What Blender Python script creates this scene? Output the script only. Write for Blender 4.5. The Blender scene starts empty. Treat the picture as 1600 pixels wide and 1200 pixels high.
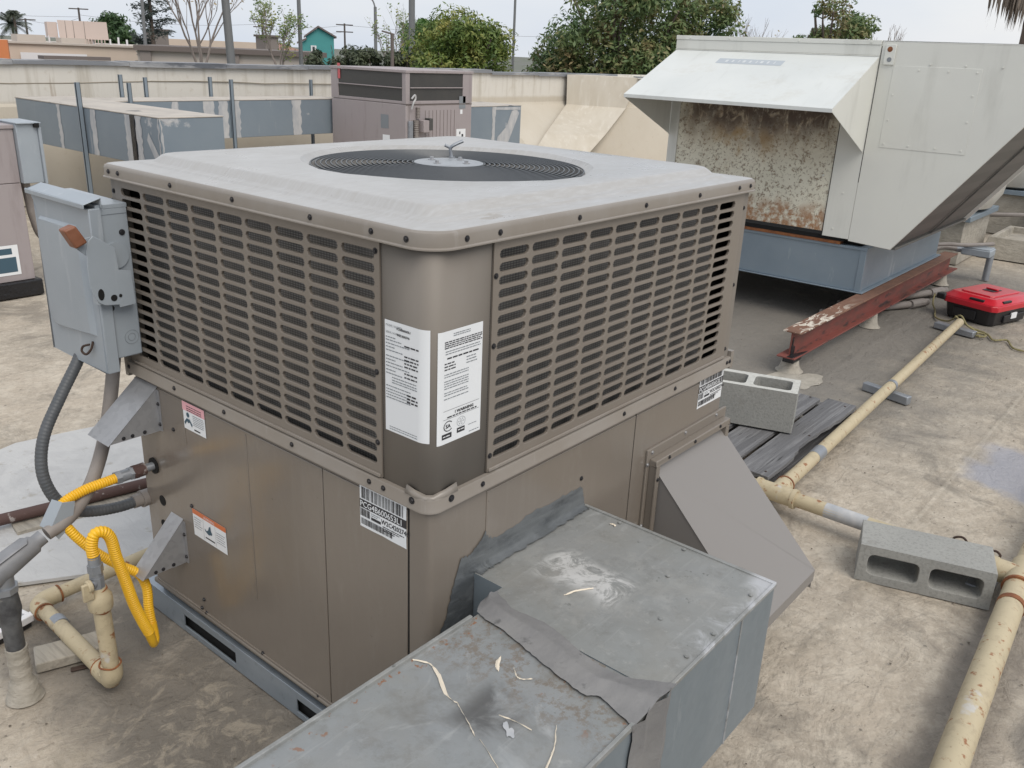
import bpy, bmesh, math, random
from mathutils import Vector, Matrix
R = math.radians
random.seed(7)
C = bpy.context.scene.collection
sc = bpy.context.scene
# ---------------------------------------------------------------- camera
cd = bpy.data.cameras.new("camera"); cam = bpy.data.objects.new("camera", cd); C.objects.link(cam)
cd.sensor_width = 36.0; cd.lens = 1367.9 / 1600 * 36; cd.clip_start = 0.05; cd.clip_end = 3000
_f = Vector((0.728, 0.588, -0.353)).normalized()
_r = Vector((0.640, -0.767, 0.041)); _r = (_r - _r.dot(_f) * _f).normalized(); _u = _r.cross(_f)
M = Matrix((( _r.x, _u.x, -_f.x), (_r.y, _u.y, -_f.y), (_r.z, _u.z, -_f.z))).to_4x4()
M.translation = Vector((-1.115, -1.0996, 1.675)); cam.matrix_world = M
sc.camera = cam
# ---------------------------------------------------------------- sky and sun (bright overcast)
SUN_EL, SUN_AZ = 52, 200          # azimuth: compass direction of the sun, degrees from +Y towards +X
w = bpy.data.worlds.new("World"); sc.world = w; w.use_nodes = True
nt = w.node_tree; nt.nodes.clear()
wo = nt.nodes.new("ShaderNodeOutputWorld"); bg = nt.nodes.new("ShaderNodeBackground")
sky = nt.nodes.new("ShaderNodeTexSky"); sky.sky_type = 'NISHITA'; sky.sun_disc = False
sky.sun_elevation = R(SUN_EL); sky.sun_rotation = R(SUN_AZ); sky.dust_density = 3; sky.air_density = 1.2
tc = nt.nodes.new("ShaderNodeTexCoord"); mp = nt.nodes.new("ShaderNodeMapping"); mp.inputs[3].default_value = (1, 1, 3.2)
nz = nt.nodes.new("ShaderNodeTexNoise"); nz.inputs['Scale'].default_value = 1.6; nz.inputs['Detail'].default_value = 5; nz.inputs['Roughness'].default_value = .5
cr = nt.nodes.new("ShaderNodeValToRGB")
cr.color_ramp.elements[0].position = .35; cr.color_ramp.elements[0].color = (6.9, 7.6, 8.7, 1)
cr.color_ramp.elements[1].position = .65; cr.color_ramp.elements[1].color = (9.0, 9.1, 9.25, 1)
mx = nt.nodes.new("ShaderNodeMix"); mx.data_type = 'RGBA'; mx.inputs[0].default_value = .88
L = nt.links.new
L(tc.outputs['Generated'], mp.inputs[0]); L(mp.outputs[0], nz.inputs['Vector']); L(nz.outputs['Fac'], cr.inputs[0])
L(sky.outputs[0], mx.inputs[6]); L(cr.outputs[0], mx.inputs[7]); L(mx.outputs[2], bg.inputs[0])
bg.inputs[1].default_value = 0.095
L(bg.outputs[0], wo.inputs[0])
sd = bpy.data.lights.new("sun", 'SUN'); sun = bpy.data.objects.new("sun", sd); C.objects.link(sun)
sd.energy = 1.7; sd.angle = R(40); sd.color = (1, .93, .83)
_sv = Vector((math.sin(R(SUN_AZ)) * math.cos(R(SUN_EL)), math.cos(R(SUN_AZ)) * math.cos(R(SUN_EL)), math.sin(R(SUN_EL))))
sun.rotation_euler = _sv.to_track_quat('Z', 'Y').to_euler(); sun.location = (0, 0, 30)
sc.view_settings.view_transform = 'Standard'; sc.view_settings.look = 'None'
sc.view_settings.exposure = 0.15; sc.view_settings.gamma = 1.0
# ================================================================ materials
def mat(name, col, rough=.6, metal=0.0, layers=(), bump=None, bump2=None, coat=0.0, rvar=0.0):
    m = bpy.data.materials.new(name); m.use_nodes = True; n = m.node_tree.nodes; l = m.node_tree.links.new
    b = n['Principled BSDF']; b.inputs['Roughness'].default_value = rough; b.inputs['Metallic'].default_value = metal
    if coat: b.inputs['Coat Weight'].default_value = coat; b.inputs['Coat Roughness'].default_value = .25
    t = n.new("ShaderNodeTexCoord")
    def vec(scale, off=(0, 0, 0)):
        q = n.new("ShaderNodeMapping"); l(t.outputs['Object'], q.inputs[0])
        q.inputs[3].default_value = scale if isinstance(scale, tuple) else (scale,) * 3
        q.inputs[1].default_value = off
        return q.outputs[0]
    def fac(kind, scale, lo, hi, detail=6, seed=0, dist=0.0, rough=.6):
        v = vec(scale, (seed * 3.7, seed * 1.3, seed * 2.1))
        if kind == 'noise':
            x = n.new("ShaderNodeTexNoise"); x.inputs['Scale'].default_value = 1; x.inputs['Detail'].default_value = detail
            x.inputs['Roughness'].default_value = rough; x.inputs['Distortion'].default_value = dist; o = x.outputs['Fac']
        elif kind == 'vor':
            x = n.new("ShaderNodeTexVoronoi"); x.inputs['Scale'].default_value = 1; o = x.outputs['Distance']
        elif kind == 'cell':
            x = n.new("ShaderNodeTexVoronoi"); x.inputs['Scale'].default_value = 1
            s = n.new("ShaderNodeSeparateColor"); l(x.outputs['Color'], s.inputs[0]); o = s.outputs[0]; l(v, x.inputs['Vector'])
        elif kind in ('wavex', 'wavey', 'wavez'):
            x = n.new("ShaderNodeTexWave"); x.bands_direction = kind[-1].upper(); x.inputs['Scale'].default_value = 1
            x.inputs['Distortion'].default_value = dist; x.inputs['Detail'].default_value = 2; o = x.outputs['Fac']
        l(v, x.inputs['Vector'])
        r = n.new("ShaderNodeMapRange"); r.inputs[1].default_value = lo; r.inputs[2].default_value = hi; l(o, r.inputs[0])
        return r.outputs[0]
    def mul(a, k):
        q = n.new("ShaderNodeMath"); q.operation = 'MULTIPLY'; l(a, q.inputs[0])
        if isinstance(k, (int, float)): q.inputs[1].default_value = k
        else: l(k, q.inputs[1])
        return q.outputs[0]
    def mask(ms):
        # ms: list of (axis, a, b): 0 at a -> 1 at b along an object axis, edges broken by noise
        out = None
        s = n.new("ShaderNodeSeparateXYZ"); l(t.outputs['Object'], s.inputs[0])
        no = n.new("ShaderNodeTexNoise"); no.inputs['Scale'].default_value = 5; no.inputs['Detail'].default_value = 5; l(t.outputs['Object'], no.inputs['Vector'])
        for k in ms:
            ax, a, bb = k[:3]; wob = k[3] if len(k) > 3 else .15
            ad = n.new("ShaderNodeMath"); ad.operation = 'MULTIPLY_ADD'; l(no.outputs['Fac'], ad.inputs[0]); ad.inputs[1].default_value = wob
            l(s.outputs['xyz'.index(ax)], ad.inputs[2])
            r = n.new("ShaderNodeMapRange"); r.inputs[1].default_value = a + wob * .5; r.inputs[2].default_value = bb + wob * .5; r.interpolation_type = 'SMOOTHSTEP'
            l(ad.outputs[0], r.inputs[0]); out = r.outputs[0] if out is None else mul(out, r.outputs[0])
        return out
    cur = None
    for ly in layers:
        kind, scale, lo, hi, c2 = ly[:5]; o = ly[5] if len(ly) > 5 else {}
        f = fac(kind, scale, lo, hi, o.get('detail', 6), o.get('seed', 0), o.get('dist', 0.0), o.get('rough', .6))
        f = mul(f, o.get('amt', 1.0))
        if 'mask' in o: f = mul(f, mask(o['mask']))
        q = n.new("ShaderNodeMix"); q.data_type = 'RGBA'; l(f, q.inputs[0])
        if cur is None: q.inputs[6].default_value = (*col, 1)
        else: l(cur, q.inputs[6])
        q.inputs[7].default_value = (*c2, 1); cur = q.outputs[2]
    if cur is None: b.inputs['Base Color'].default_value = (*col, 1)
    else: l(cur, b.inputs['Base Color'])
    if rvar:
        f = fac('noise', 6.0, .3, .7, 5, 9); q = n.new("ShaderNodeMath"); q.operation = 'MULTIPLY_ADD'; l(f, q.inputs[0]); q.inputs[1].default_value = rvar; q.inputs[2].default_value = rough - rvar / 2
        l(q.outputs[0], b.inputs['Roughness'])
    nrm = None
    for bp in (bump, bump2):
        if not bp: continue
        kind, scale, strength, dist = bp[:4]
        f = fac(kind, scale, 0, 1, 8, 4, bp[4] if len(bp) > 4 else 0.0)
        q = n.new("ShaderNodeBump"); q.inputs['Strength'].default_value = strength; q.inputs['Distance'].default_value = dist
        l(f, q.inputs['Height'])
        if nrm is not None: l(nrm, q.inputs['Normal'])
        nrm = q.outputs[0]
    if nrm is not None: l(nrm, b.inputs['Normal'])
    return m
T = {}
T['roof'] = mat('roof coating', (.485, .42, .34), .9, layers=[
    ('noise', .75, .42, .58, (.30, .265, .22), dict(amt=.6, seed=41, dist=1.2, rough=.65, detail=10)),
    ('noise', 1.1, .40, .62, (.36, .315, .255), dict(amt=.7, dist=.5, rough=.7, detail=10)),
    ('noise', 7., .48, .60, (.60, .54, .45), dict(amt=.55, dist=.4, seed=1, rough=.75, detail=12)),
    ('noise', 30., .50, .62, (.36, .31, .25), dict(amt=.5, dist=.4, seed=2, rough=.72, detail=10)),
    ('noise', 70., .52, .62, (.56, .50, .42), dict(amt=.35, seed=21, rough=.7)),
    ('noise', 19., .55, .60, (.58, .52, .43), dict(amt=.4, seed=22, dist=.5, rough=.7)),
    ('noise', (26, 40, 26), .60, .64, (.20, .17, .135), dict(amt=.45, seed=23, dist=.8, rough=.7)),
    ('noise', 5.5, .60, .66, (.13, .115, .095), dict(amt=.75, seed=24, dist=.4, rough=.85, detail=12)),
    ('noise', 4.5, .58, .68, (.20, .175, .145), dict(amt=.7, seed=3, dist=1.0, rough=.8, detail=12)),
    ('noise', (6, 2.5, 6), .62, .68, (.25, .215, .175), dict(amt=.55, dist=2.5, seed=11, rough=.7)),
    ('noise', 48., .68, .72, (.11, .095, .08), dict(amt=.75, seed=5)),
    ('vor', 7., .05, .03, (.10, .09, .08), dict(amt=.7, seed=12)),
    ('noise', 2.0, .52, .62, (.20, .178, .15), dict(amt=.65, seed=31, dist=.8, rough=.75, detail=12)),
    ('noise', 40., .3, .6, (.60, .54, .45), dict(amt=.6, seed=32, mask=[('y', -.434, -.428, .004), ('y', -.412, -.418, .004), ('x', 2.1, 2.4, .2)])),
    ('noise', 8., .4, .55, (.20, .175, .14), dict(amt=.35, seed=33, rough=.75, mask=[('y', -.47, -.44, .05), ('y', -.39, -.41, .05), ('x', .9, 1.3, .3)])),
    ('noise', .9, .22, .42, (.175, .165, .15), dict(amt=.9, seed=6, rough=.75, mask=[('x', 2.2, 3.7, 1.2), ('y', -.75, .45, 1.2), ('x', 8.6, 7.2, .9), ('y', 4.2, 3.0, .9)])),  # grey ponding stain around the air handler, with the unit's shade painted in
    ('noise', 2.5, .2, .45, (.14, .126, .108), dict(amt=.88, seed=7, rough=.75, dist=1.0, mask=[('x', -.55, -.3, .3), ('x', .1, -.02, .15), ('y', .2, .5, .4), ('y', 1.5, 1.25, .3)])),
    ('noise', 13., .50, .60, (.36, .315, .25), dict(amt=.6, seed=34, dist=1.2, rough=.7, mask=[('x', -.7, -.5, .3), ('x', .0, -.08, .1), ('y', .05, .2, .3), ('y', 1.0, .75, .3)])),
    ('noise', 3., .2, .42, (.30, .31, .36), dict(amt=.8, seed=8, mask=[('x', 2.8, 2.95, .4), ('y', -.40, -.52, .25), ('x', 3.5, 3.3, .4)])),
    ('noise', 3., .2, .42, (.165, .152, .135), dict(amt=.75, seed=9, mask=[('y', -.95, -1.05, .3), ('x', 3.5, 3.0, .4)])),
    ('noise', 3., .2, .42, (.17, .15, .13), dict(amt=.6, seed=10, mask=[('y', -.74, -.80, .1), ('x', 2.2, 1.9, .3), ('y', -1.0, -.93, .12)])),
    ], bump=('noise', 26., .85, .011, .8), bump2=('noise', (4, 9, 4), .6, .02, 1.5))
T['patch'] = mat('white membrane', (.50, .50, .495), .8, layers=[
    ('noise', 5., .42, .62, (.42, .42, .42), dict(amt=.7, dist=1.5)), ('noise', 18., .60, .7, (.30, .27, .22), dict(amt=.6, seed=2)),
    ('noise', 3., .66, .70, (.36, .30, .23), dict(amt=.8, seed=3))], bump=('noise', (30, 9, 9), .5, .008, 1.5))
T['wall'] = mat('parapet coating', (.55, .505, .43), .9, layers=[
    ('noise', 1.2, .35, .65, (.49, .44, .36), dict(amt=.7)),
    ('noise', 3., .2, .4, (.66, .635, .585), dict(amt=.9, mask=[('z', .98, 1.04, .05)])),
    ('noise', (9, 9, .6), .50, .66, (.40, .36, .29), dict(amt=.55, seed=2, mask=[('z', .9, 1.1, .2)])),
    ('noise', (3.2, 3.2, .35), .63, .69, (.30, .22, .15), dict(amt=.75, seed=4, mask=[('z', .95, 1.1, .3)])),
    ('noise', 14., .6, .75, (.42, .36, .28), dict(amt=.4, seed=5))], bump=('noise', (12, 12, 3), .4, .01))
T['wallpale'] = mat('whitish pier coating', (.55, .505, .43), .9, layers=[('noise', (5, 5, 1.), .4, .65, (.48, .43, .35), dict(amt=.6)), ('noise', (12, 12, 1.5), .55, .7, (.66, .63, .57), dict(amt=.5, seed=3))])
T['wallcrack'] = mat('dark crack line', (.28, .25, .20), .95)
T['cap'] = mat('grey coping metal', (.24, .25, .27), .5, .3, layers=[('noise', (2, 9, 9), .5, .62, (.46, .46, .46), dict(amt=.8)), ('noise', (1.1, 5, 5), .55, .6, (.10, .11, .13), dict(amt=.8, seed=3))])
TAUPE = (.208, .182, .156)
TL = [('noise', 2.2, .3, .7, (.188, .160, .133), dict(amt=.7)), ('noise', (30, 30, 1.6), .56, .72, (.245, .22, .19), dict(amt=.22, seed=2)), ('noise', (5, 5, 2), .56, .72, (.25, .228, .20), dict(amt=.4, seed=4, rough=.75)), ('noise', 70., .69, .74, (.10, .085, .07), dict(amt=.5, seed=3))]
T['taupe'] = mat('taupe enamel', TAUPE, .36, 0, layers=TL, bump=('noise', (2.2, 2.2, 1.4), .35, .010), coat=.2, rvar=.12)
T['gloss'] = mat('glossy taupe enamel', (.203, .176, .150), .19, 0, layers=TL, bump=('noise', (3.6, 3.6, 1.6), .55, .010), coat=.55, rvar=.08)
T['lid'] = mat('weathered taupe top', (.36, .35, .335), .34, 0, layers=[('noise', 1.2, .3, .7, (.44, .44, .44), dict(amt=.6)), ('noise', (20, 120, 20), .45, .65, (.47, .475, .48), dict(amt=.5, seed=2, rough=.7)), ('noise', (9, 40, 9), .56, .70, (.32, .295, .265), dict(amt=.3, seed=3)), ('noise', (3, 9, 3), .66, .70, (.27, .235, .19), dict(amt=.6, seed=8, mask=[('x', -.25, -.45, .2), ('y', -.1, -.3, .2)])), ('noise', 55., .68, .74, (.2, .18, .16), dict(amt=.5, seed=5))], rvar=.2)
T['lidrim'] = mat('taupe enamel rim', (.235, .207, .178), .36, 0, layers=[('noise', 5., .4, .7, (.30, .28, .26), dict(amt=.5)), ('noise', (40, 40, 6), .62, .74, (.36, .34, .32), dict(amt=.3, seed=2))], coat=.2)
T['post'] = mat('taupe enamel satin', (.212, .187, .160), .60, 0, layers=[('noise', (26, 26, 1.2), .55, .72, (.235, .21, .18), dict(amt=.4, seed=6)), ('noise', (8, 8, 2), .4, .7, (.225, .203, .18), dict(amt=.6)), ('noise', 70., .72, .78, (.10, .09, .08), dict(amt=.3, seed=3))], bump=('noise', (3, 3, 1.2), .2, .004))
T['coil'] = mat('coil fins and hail mesh', (.17, .168, .165), .5, .3, layers=[('wavez', 62., .25, .8, (.56, .55, .53), dict(amt=.8, dist=.6)), ('wavex', 34., .55, .8, (.06, .06, .062), dict(amt=.6)), ('wavey', 34., .55, .8, (.06, .06, .062), dict(amt=.6)), ('noise', 9., .4, .7, (.22, .21, .20), dict(amt=.5))])
T['black'] = mat('black void', (.006, .006, .006), .9)
T['screw'] = mat('dark screw', (.045, .045, .05), .45, .6)
T['zinc'] = mat('zinc screw', (.45, .45, .46), .4, .8)
T['wire'] = mat('dark coated wire', (.085, .092, .10), .4, .2)
T['hub'] = mat('grey hub plate', (.38, .40, .42), .4, .4, layers=[('noise', 12., .4, .7, (.26, .27, .28), dict(amt=.6))])
T['blade'] = mat('dark fan blade', (.05, .055, .06), .5, .3)
T['bracket'] = mat('galvanised bracket', (.40, .405, .42), .45, .55, layers=[('cell', 70., .2, .9, (.30, .305, .32), dict(amt=.45))])
T['rail'] = mat('galvanised base rail', (.30, .345, .39), .42, .45, layers=[('noise', (12, 5, 12), .4, .7, (.42, .46, .50), dict(amt=.6)), ('noise', 40., .6, .72, (.16, .18, .20), dict(amt=.5, seed=2))])
T['duct'] = mat('weathered galvanised duct', (.295, .30, .295), .5, .25, layers=[
    ('noise', 3., .35, .65, (.25, .26, .25), dict(amt=.8)), ('cell', 60., 0, 1, (.36, .375, .38), dict(amt=.15)),
    ('noise', 4.2, .62, .70, (.50, .51, .51), dict(amt=.5, seed=3, dist=1.5)),
    ('noise', 2.2, .54, .66, (.17, .165, .15), dict(amt=.55, seed=6, dist=.6, rough=.75)),
    ('noise', 14., .52, .66, (.21, .21, .20), dict(amt=.6, seed=26, rough=.75)), ('noise', (3, 60, 60), .60, .70, (.42, .43, .43), dict(amt=.35, seed=27)),
    ('noise', 30., .66, .70, (.08, .085, .08), dict(amt=.7, seed=5)), ('noise', 60., .60, .70, (.42, .42, .41), dict(amt=.35, seed=37)), ('noise', 6., .50, .60, (.36, .36, .345), dict(amt=.6, seed=38, rough=.8, detail=12)),
    ('noise', 5., .5, .8, (.30, .26, .20), dict(amt=.3, seed=9)),
    ('noise', 11., .44, .54, (.60, .60, .59), dict(amt=.95, rough=.75, seed=13, dist=1.5, mask=[('x', -.12, -.07, .08), ('x', .04, .0, .08), ('y', -.06, -.02, .06), ('y', .19, .15, .06)])),
    ('noise', 12., .44, .56, (.52, .53, .55), dict(amt=.9, seed=14, dist=1., mask=[('x', -.15, -.10, .05), ('y', -.195, -.235, .06)])),
    ], rvar=.2, bump=('noise', 2.5, .3, .02))
T['ductb'] = mat('weathered galvanised duct with edge rust', (.285, .30, .31), .5, .25, layers=[
    ('noise', 3., .35, .65, (.25, .26, .25), dict(amt=.8)), ('cell', 60., 0, 1, (.36, .375, .38), dict(amt=.15)),
    ('noise', 4.2, .62, .70, (.50, .51, .51), dict(amt=.5, seed=3, dist=1.5)),
    ('noise', 2.2, .54, .66, (.17, .165, .15), dict(amt=.55, seed=6, dist=.6, rough=.75)),
    ('noise', 14., .52, .66, (.21, .21, .20), dict(amt=.6, seed=26, rough=.75)), ('noise', (3, 60, 60), .60, .70, (.42, .43, .43), dict(amt=.35, seed=27)),
    ('noise', 38., .70, .74, (.08, .085, .08), dict(amt=.7, seed=5)),
    ('noise', 5., .5, .8, (.30, .26, .20), dict(amt=.3, seed=9)),
    ('noise', 46., .60, .64, (.28, .12, .05), dict(amt=.85, seed=15, mask=[('y', .150, .185, .04), ('x', .0, .25, .1)])),
    ('noise', 40., .50, .60, (.20, .16, .12), dict(amt=.7, seed=16, rough=.75, mask=[('x', .44, .53, .1)])), ('noise', 30., .64, .68, (.28, .13, .06), dict(amt=.7, seed=36, mask=[('x', .46, .54, .1)])),
    ('noise', 9., .38, .52, (.10, .10, .10), dict(amt=.8, seed=17, dist=1., mask=[('x', .34, .40, .06), ('x', .53, .47, .06), ('y', -.06, -.02, .05), ('y', .07, .03, .05)])),
    ], rvar=.2, bump=('noise', 2.5, .3, .02))
T['ductside'] = mat('blue grey galvanised side', (.245, .29, .325), .42, .4, layers=[('noise', (9, 9, 1.2), .4, .7, (.31, .35, .385), dict(amt=.6)), ('cell', 50., 0, 1, (.20, .24, .27), dict(amt=.3)), ('noise', (20, 20, 3), .68, .76, (.42, .45, .48), dict(amt=.5, seed=2))], bump=('noise', 1.6, .3, .02))
T['paintduct'] = mat('grey painted duct', (.20, .245, .29), .5, .15, layers=[('noise', 2., .35, .65, (.24, .285, .325), dict(amt=.7)), ('noise', (10, 10, 1.), .66, .74, (.45, .46, .47), dict(amt=.6, seed=3)), ('noise', 3., .64, .68, (.55, .55, .56), dict(amt=.8, seed=6))])
T['ducttop'] = mat('pale coated duct top', (.50, .46, .41), .85, layers=[('noise', 4., .4, .65, (.38, .35, .32), dict(amt=.8)), ('noise', 2., .62, .66, (.1, .1, .11), dict(amt=.8, seed=2))])
T['sealwhite'] = mat('pale smeared sealant', (.50, .50, .50), .75, layers=[('noise', (14, 14, 5), .4, .65, (.34, .36, .39), dict(amt=.8))])
T['mastic'] = mat('dark grey mastic', (.065, .072, .078), .5, layers=[('noise', (22, 22, 30), .45, .65, (.12, .13, .14), dict(amt=.8, dist=.6)), ('noise', 9., .6, .7, (.02, .02, .02), dict(amt=.8, seed=2)), ('noise', (10, 30, 40), .3, .55, (.135, .145, .15), dict(amt=.8, seed=5, mask=[('z', .585, .62, .03)]))], bump=('noise', (9, 20, 40), .5, .006, .5))
T['tape'] = mat('grey flashing tape', (.17, .168, .17), .55, layers=[('noise', (6, 12, 6), .4, .65, (.245, .24, .235), dict(amt=.8)), ('noise', 26., .62, .7, (.08, .08, .08), dict(amt=.7, seed=2))], bump=('noise', 22., .5, .006, 1.))
T['crust'] = mat('peeling cream caulk', (.72, .64, .52), .9, bump=('noise', 40., .6, .004))
T['hood'] = mat('grey taupe hood paint', (.235, .222, .212), .45, 0, layers=[('noise', 1.5, .3, .7, (.22, .205, .195), dict(amt=.7)), ('noise', 90., .74, .78, (.12, .11, .10), dict(amt=.4))], coat=.1)
T['elecgrey'] = mat('grey electrical enamel', (.345, .385, .425), .4, .05, layers=[('noise', 5., .35, .65, (.30, .34, .38), dict(amt=.7)), ('noise', (25, 25, 5), .60, .72, (.46, .49, .52), dict(amt=.5, seed=3)), ('noise', 60., .7, .76, (.2, .2, .2), dict(amt=.4, seed=5))], bump=('noise', 4., .15, .006))
T['redcap'] = mat('faded red brown handle grip', (.20, .075, .038), .5, layers=[('noise', 20., .4, .7, (.27, .12, .07), dict(amt=.7))])
T['rustwire'] = mat('rusty steel', (.05, .03, .022), .8)
T['conduit'] = mat('weathered grey conduit', (.225, .20, .185), .6, layers=[('noise', 12., .4, .65, (.30, .275, .255), dict(amt=.6)), ('noise', 60., .68, .74, (.42, .40, .38), dict(amt=.5, seed=2))])
T['flexblack'] = mat('dark ribbed conduit', (.075, .082, .09), .5, layers=[('noise', 12., .4, .65, (.11, .115, .125), dict(amt=.6))])
T['lb'] = mat('cast grey conduit body', (.27, .275, .29), .55, .2, layers=[('noise', 14., .4, .65, (.20, .205, .215), dict(amt=.7))])
T['tapeblack'] = mat('black sealed pipe', (.05, .052, .058), .5, layers=[('noise', 10., .45, .6, (.13, .135, .14), dict(amt=.8)), ('noise', 9., .6, .64, (.36, .34, .31), dict(amt=.8, seed=3))], bump=('noise', 20., .5, .01))
T['boot'] = mat('coated pipe boot', (.40, .37, .32), .9, layers=[('noise', 14., .4, .65, (.28, .26, .22), dict(amt=.7))], bump=('noise', (20, 20, 40), .9, .012))
T['yellow'] = mat('yellow gas hose', (.86, .50, .02), .4, layers=[('noise', 10., .4, .7, (.74, .40, .03), dict(amt=.5))])
T['gaspipe'] = mat('cream painted gas pipe', (.50, .425, .285), .55, layers=[('noise', 8., .35, .7, (.44, .375, .25), dict(amt=.7)), ('noise', 30., .52, .66, (.34, .28, .19), dict(amt=.5, seed=12, rough=.7)), ('noise', 30., .60, .66, (.26, .10, .035), dict(amt=.9, seed=3)), ('noise', 6., .66, .70, (.5, .5, .5), dict(amt=.7, seed=5)), ('noise', 60., .66, .7, (.18, .12, .07), dict(amt=.5, seed=6))], bump=('noise', 30., .3, .003))
T['rust'] = mat('orange rust', (.28, .11, .04), .85, layers=[('noise', 30., .4, .6, (.16, .06, .03), dict(amt=.8))], bump=('noise', 60., .5, .003))
T['rustbrown'] = mat('brown rusty pipe', (.085, .048, .042), .75, layers=[('noise', 25., .6, .68, (.45, .42, .40), dict(amt=.7))])
T['steel'] = mat('grey steel fitting', (.33, .35, .38), .45, .5, layers=[('noise', 20., .4, .7, (.24, .26, .29), dict(amt=.6))])
T['concrete'] = mat('concrete block', (.285, .285, .27), .95, layers=[('noise', 4., .35, .65, (.34, .34, .32), dict(amt=.7)), ('noise', 90., .5, .62, (.21, .21, .20), dict(amt=.5, seed=2)), ('noise', 130., .58, .68, (.38, .38, .36), dict(amt=.4, seed=3)), ('noise', 7., .58, .68, (.22, .21, .19), dict(amt=.5, seed=5, rough=.75))], bump=('noise', 110., .6, .003), bump2=('noise', 24., .4, .004))
T['concretelight'] = mat('pale cast block rim', (.52, .52, .49), .95, layers=[('noise', 60., .45, .65, (.40, .40, .37), dict(amt=.7))], bump=('noise', 90., .8, .003))
T['greywood'] = mat('weathered grey wood', (.15, .15, .156), .9, layers=[('noise', (1.0, 26, 26), .4, .6, (.10, .10, .105), dict(amt=.6, dist=.15)), ('noise', (3, 60, 60), .5, .65, (.24, .24, .245), dict(amt=.7)), ('noise', (6, 90, 90), .62, .7, (.03, .03, .03), dict(amt=.9, seed=2))], bump=('noise', (4, 80, 80), .9, .006))
T['tanwood'] = mat('weathered tan wood', (.36, .33, .28), .9, layers=[('noise', (60, 5, 60), .45, .65, (.24, .22, .19), dict(amt=.8))], bump=('noise', (60, 6, 60), .8, .004))
T['mau'] = mat('off white enamel', (.70, .705, .66), .42, 0, layers=[('noise', 1.6, .35, .65, (.65, .655, .62), dict(amt=.7)), ('noise', (4, 4, .8), .55, .7, (.46, .46, .42), dict(amt=.45, seed=2)), ('noise', 40., .72, .77, (.32, .26, .19), dict(amt=.4, seed=3))], coat=.1, bump=('noise', 1.2, .2, .02))
T['mauhood'] = mat('bright hood enamel', (.645, .665, .65), .38, 0, layers=[('noise', 2.5, .35, .65, (.58, .605, .595), dict(amt=.7)), ('noise', (2, 8, 3), .58, .7, (.50, .51, .49), dict(amt=.5, seed=2)), ('noise', (3, 3, 9), .55, .72, (.47, .44, .37), dict(amt=.35, seed=6, rough=.75))], coat=.1)
T['maurust'] = mat('corroded enamel panel', (.76, .73, .61), .6, 0, layers=[
    ('noise', 3., .35, .65, (.66, .64, .53), dict(amt=.7)),
    ('noise', 30., .53, .62, (.17, .115, .07), dict(amt=.85, seed=2, dist=.2, rough=.75, detail=10, mask=[('y', .10, .25, .15)])),
    ('noise', 52., .57, .61, (.20, .13, .07), dict(amt=.7, seed=12, dist=.5)),
    ('noise', 4., .30, .52, (.32, .23, .14), dict(amt=.7, seed=13, dist=1., mask=[('z', 1.0, 1.3, .3), ('y', .12, .3, .2), ('y', 1.40, 1.2, .25)])),
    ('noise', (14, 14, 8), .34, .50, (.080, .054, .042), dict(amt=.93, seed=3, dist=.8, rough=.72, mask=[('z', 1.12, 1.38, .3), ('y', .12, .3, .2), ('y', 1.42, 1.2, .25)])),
    ('noise', 6., .50, .60, (.40, .25, .09), dict(amt=.6, seed=4, mask=[('z', .95, 1.1, .2), ('z', 1.35, 1.2, .2), ('y', .5, .8, .2), ('y', 1.15, .9, .2)])),
    ('noise', 16., .40, .52, (.33, .15, .055), dict(amt=.9, seed=5, mask=[('z', .84, .70, .16)])),
    ('noise', 60., .5, .62, (.58, .54, .46), dict(amt=.6, seed=6, mask=[('z', .82, .66, .16)])),
    ], bump=('noise', 30., .4, .004))
T['mauunder'] = mat('dark grey intake filter', (.11, .108, .102), .6, layers=[('wavey', 3., .4, .6, (.14, .136, .128), dict(amt=.7))])
T['curb'] = mat('galvanised roof curb', (.215, .27, .32), .42, .35, layers=[('noise', 3., .35, .65, (.26, .315, .365), dict(amt=.8)), ('cell', 25., 0, 1, (.23, .29, .35), dict(amt=.35)), ('noise', (10, 10, 3), .62, .7, (.44, .48, .51), dict(amt=.5, seed=3)), ('noise', 8., .7, .74, (.30, .2, .12), dict(amt=.4, seed=6))])
T['beam'] = mat('red primed steel beam', (.20, .06, .048), .6, layers=[('noise', (4, 12, 12), .45, .62, (.12, .055, .045), dict(amt=.85)), ('noise', (5, 20, 20), .60, .66, (.035, .03, .03), dict(amt=.8, seed=3)), ('noise', 20., .62, .68, (.26, .14, .09), dict(amt=.5, seed=4))])
T['beamtop'] = mat('rusty flange with white drips', (.20, .105, .07), .85, layers=[('noise', 14., .40, .62, (.13, .07, .05), dict(amt=.6)), ('noise', (5, 16, 9), .55, .60, (.66, .61, .53), dict(amt=.95, seed=3, dist=1.5, mask=[('x', 1.1, .4, .3)]))])
T['blacktar'] = mat('black tar', (.012, .012, .014), .35, bump=('noise', 30., .8, .01))
T['red'] = mat('glossy red plastic', (.60, .018, .035), .3, coat=.3, layers=[('noise', 9., .4, .7, (.52, .016, .03), dict(amt=.6))])
T['blackplastic'] = mat('black plastic', (.018, .018, .02), .42)
T['rope'] = mat('dirty yellow rope', (.25, .22, .11), .8)
T['mauve'] = mat('faded mauve enamel', (.335, .295, .30), .6, layers=[('noise', 3., .35, .65, (.345, .31, .31), dict(amt=.7)), ('noise', (14, 14, 2), .55, .7, (.24, .205, .205), dict(amt=.5, seed=2)), ('noise', 9., .68, .72, (.46, .43, .42), dict(amt=.5, seed=4))])
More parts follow.
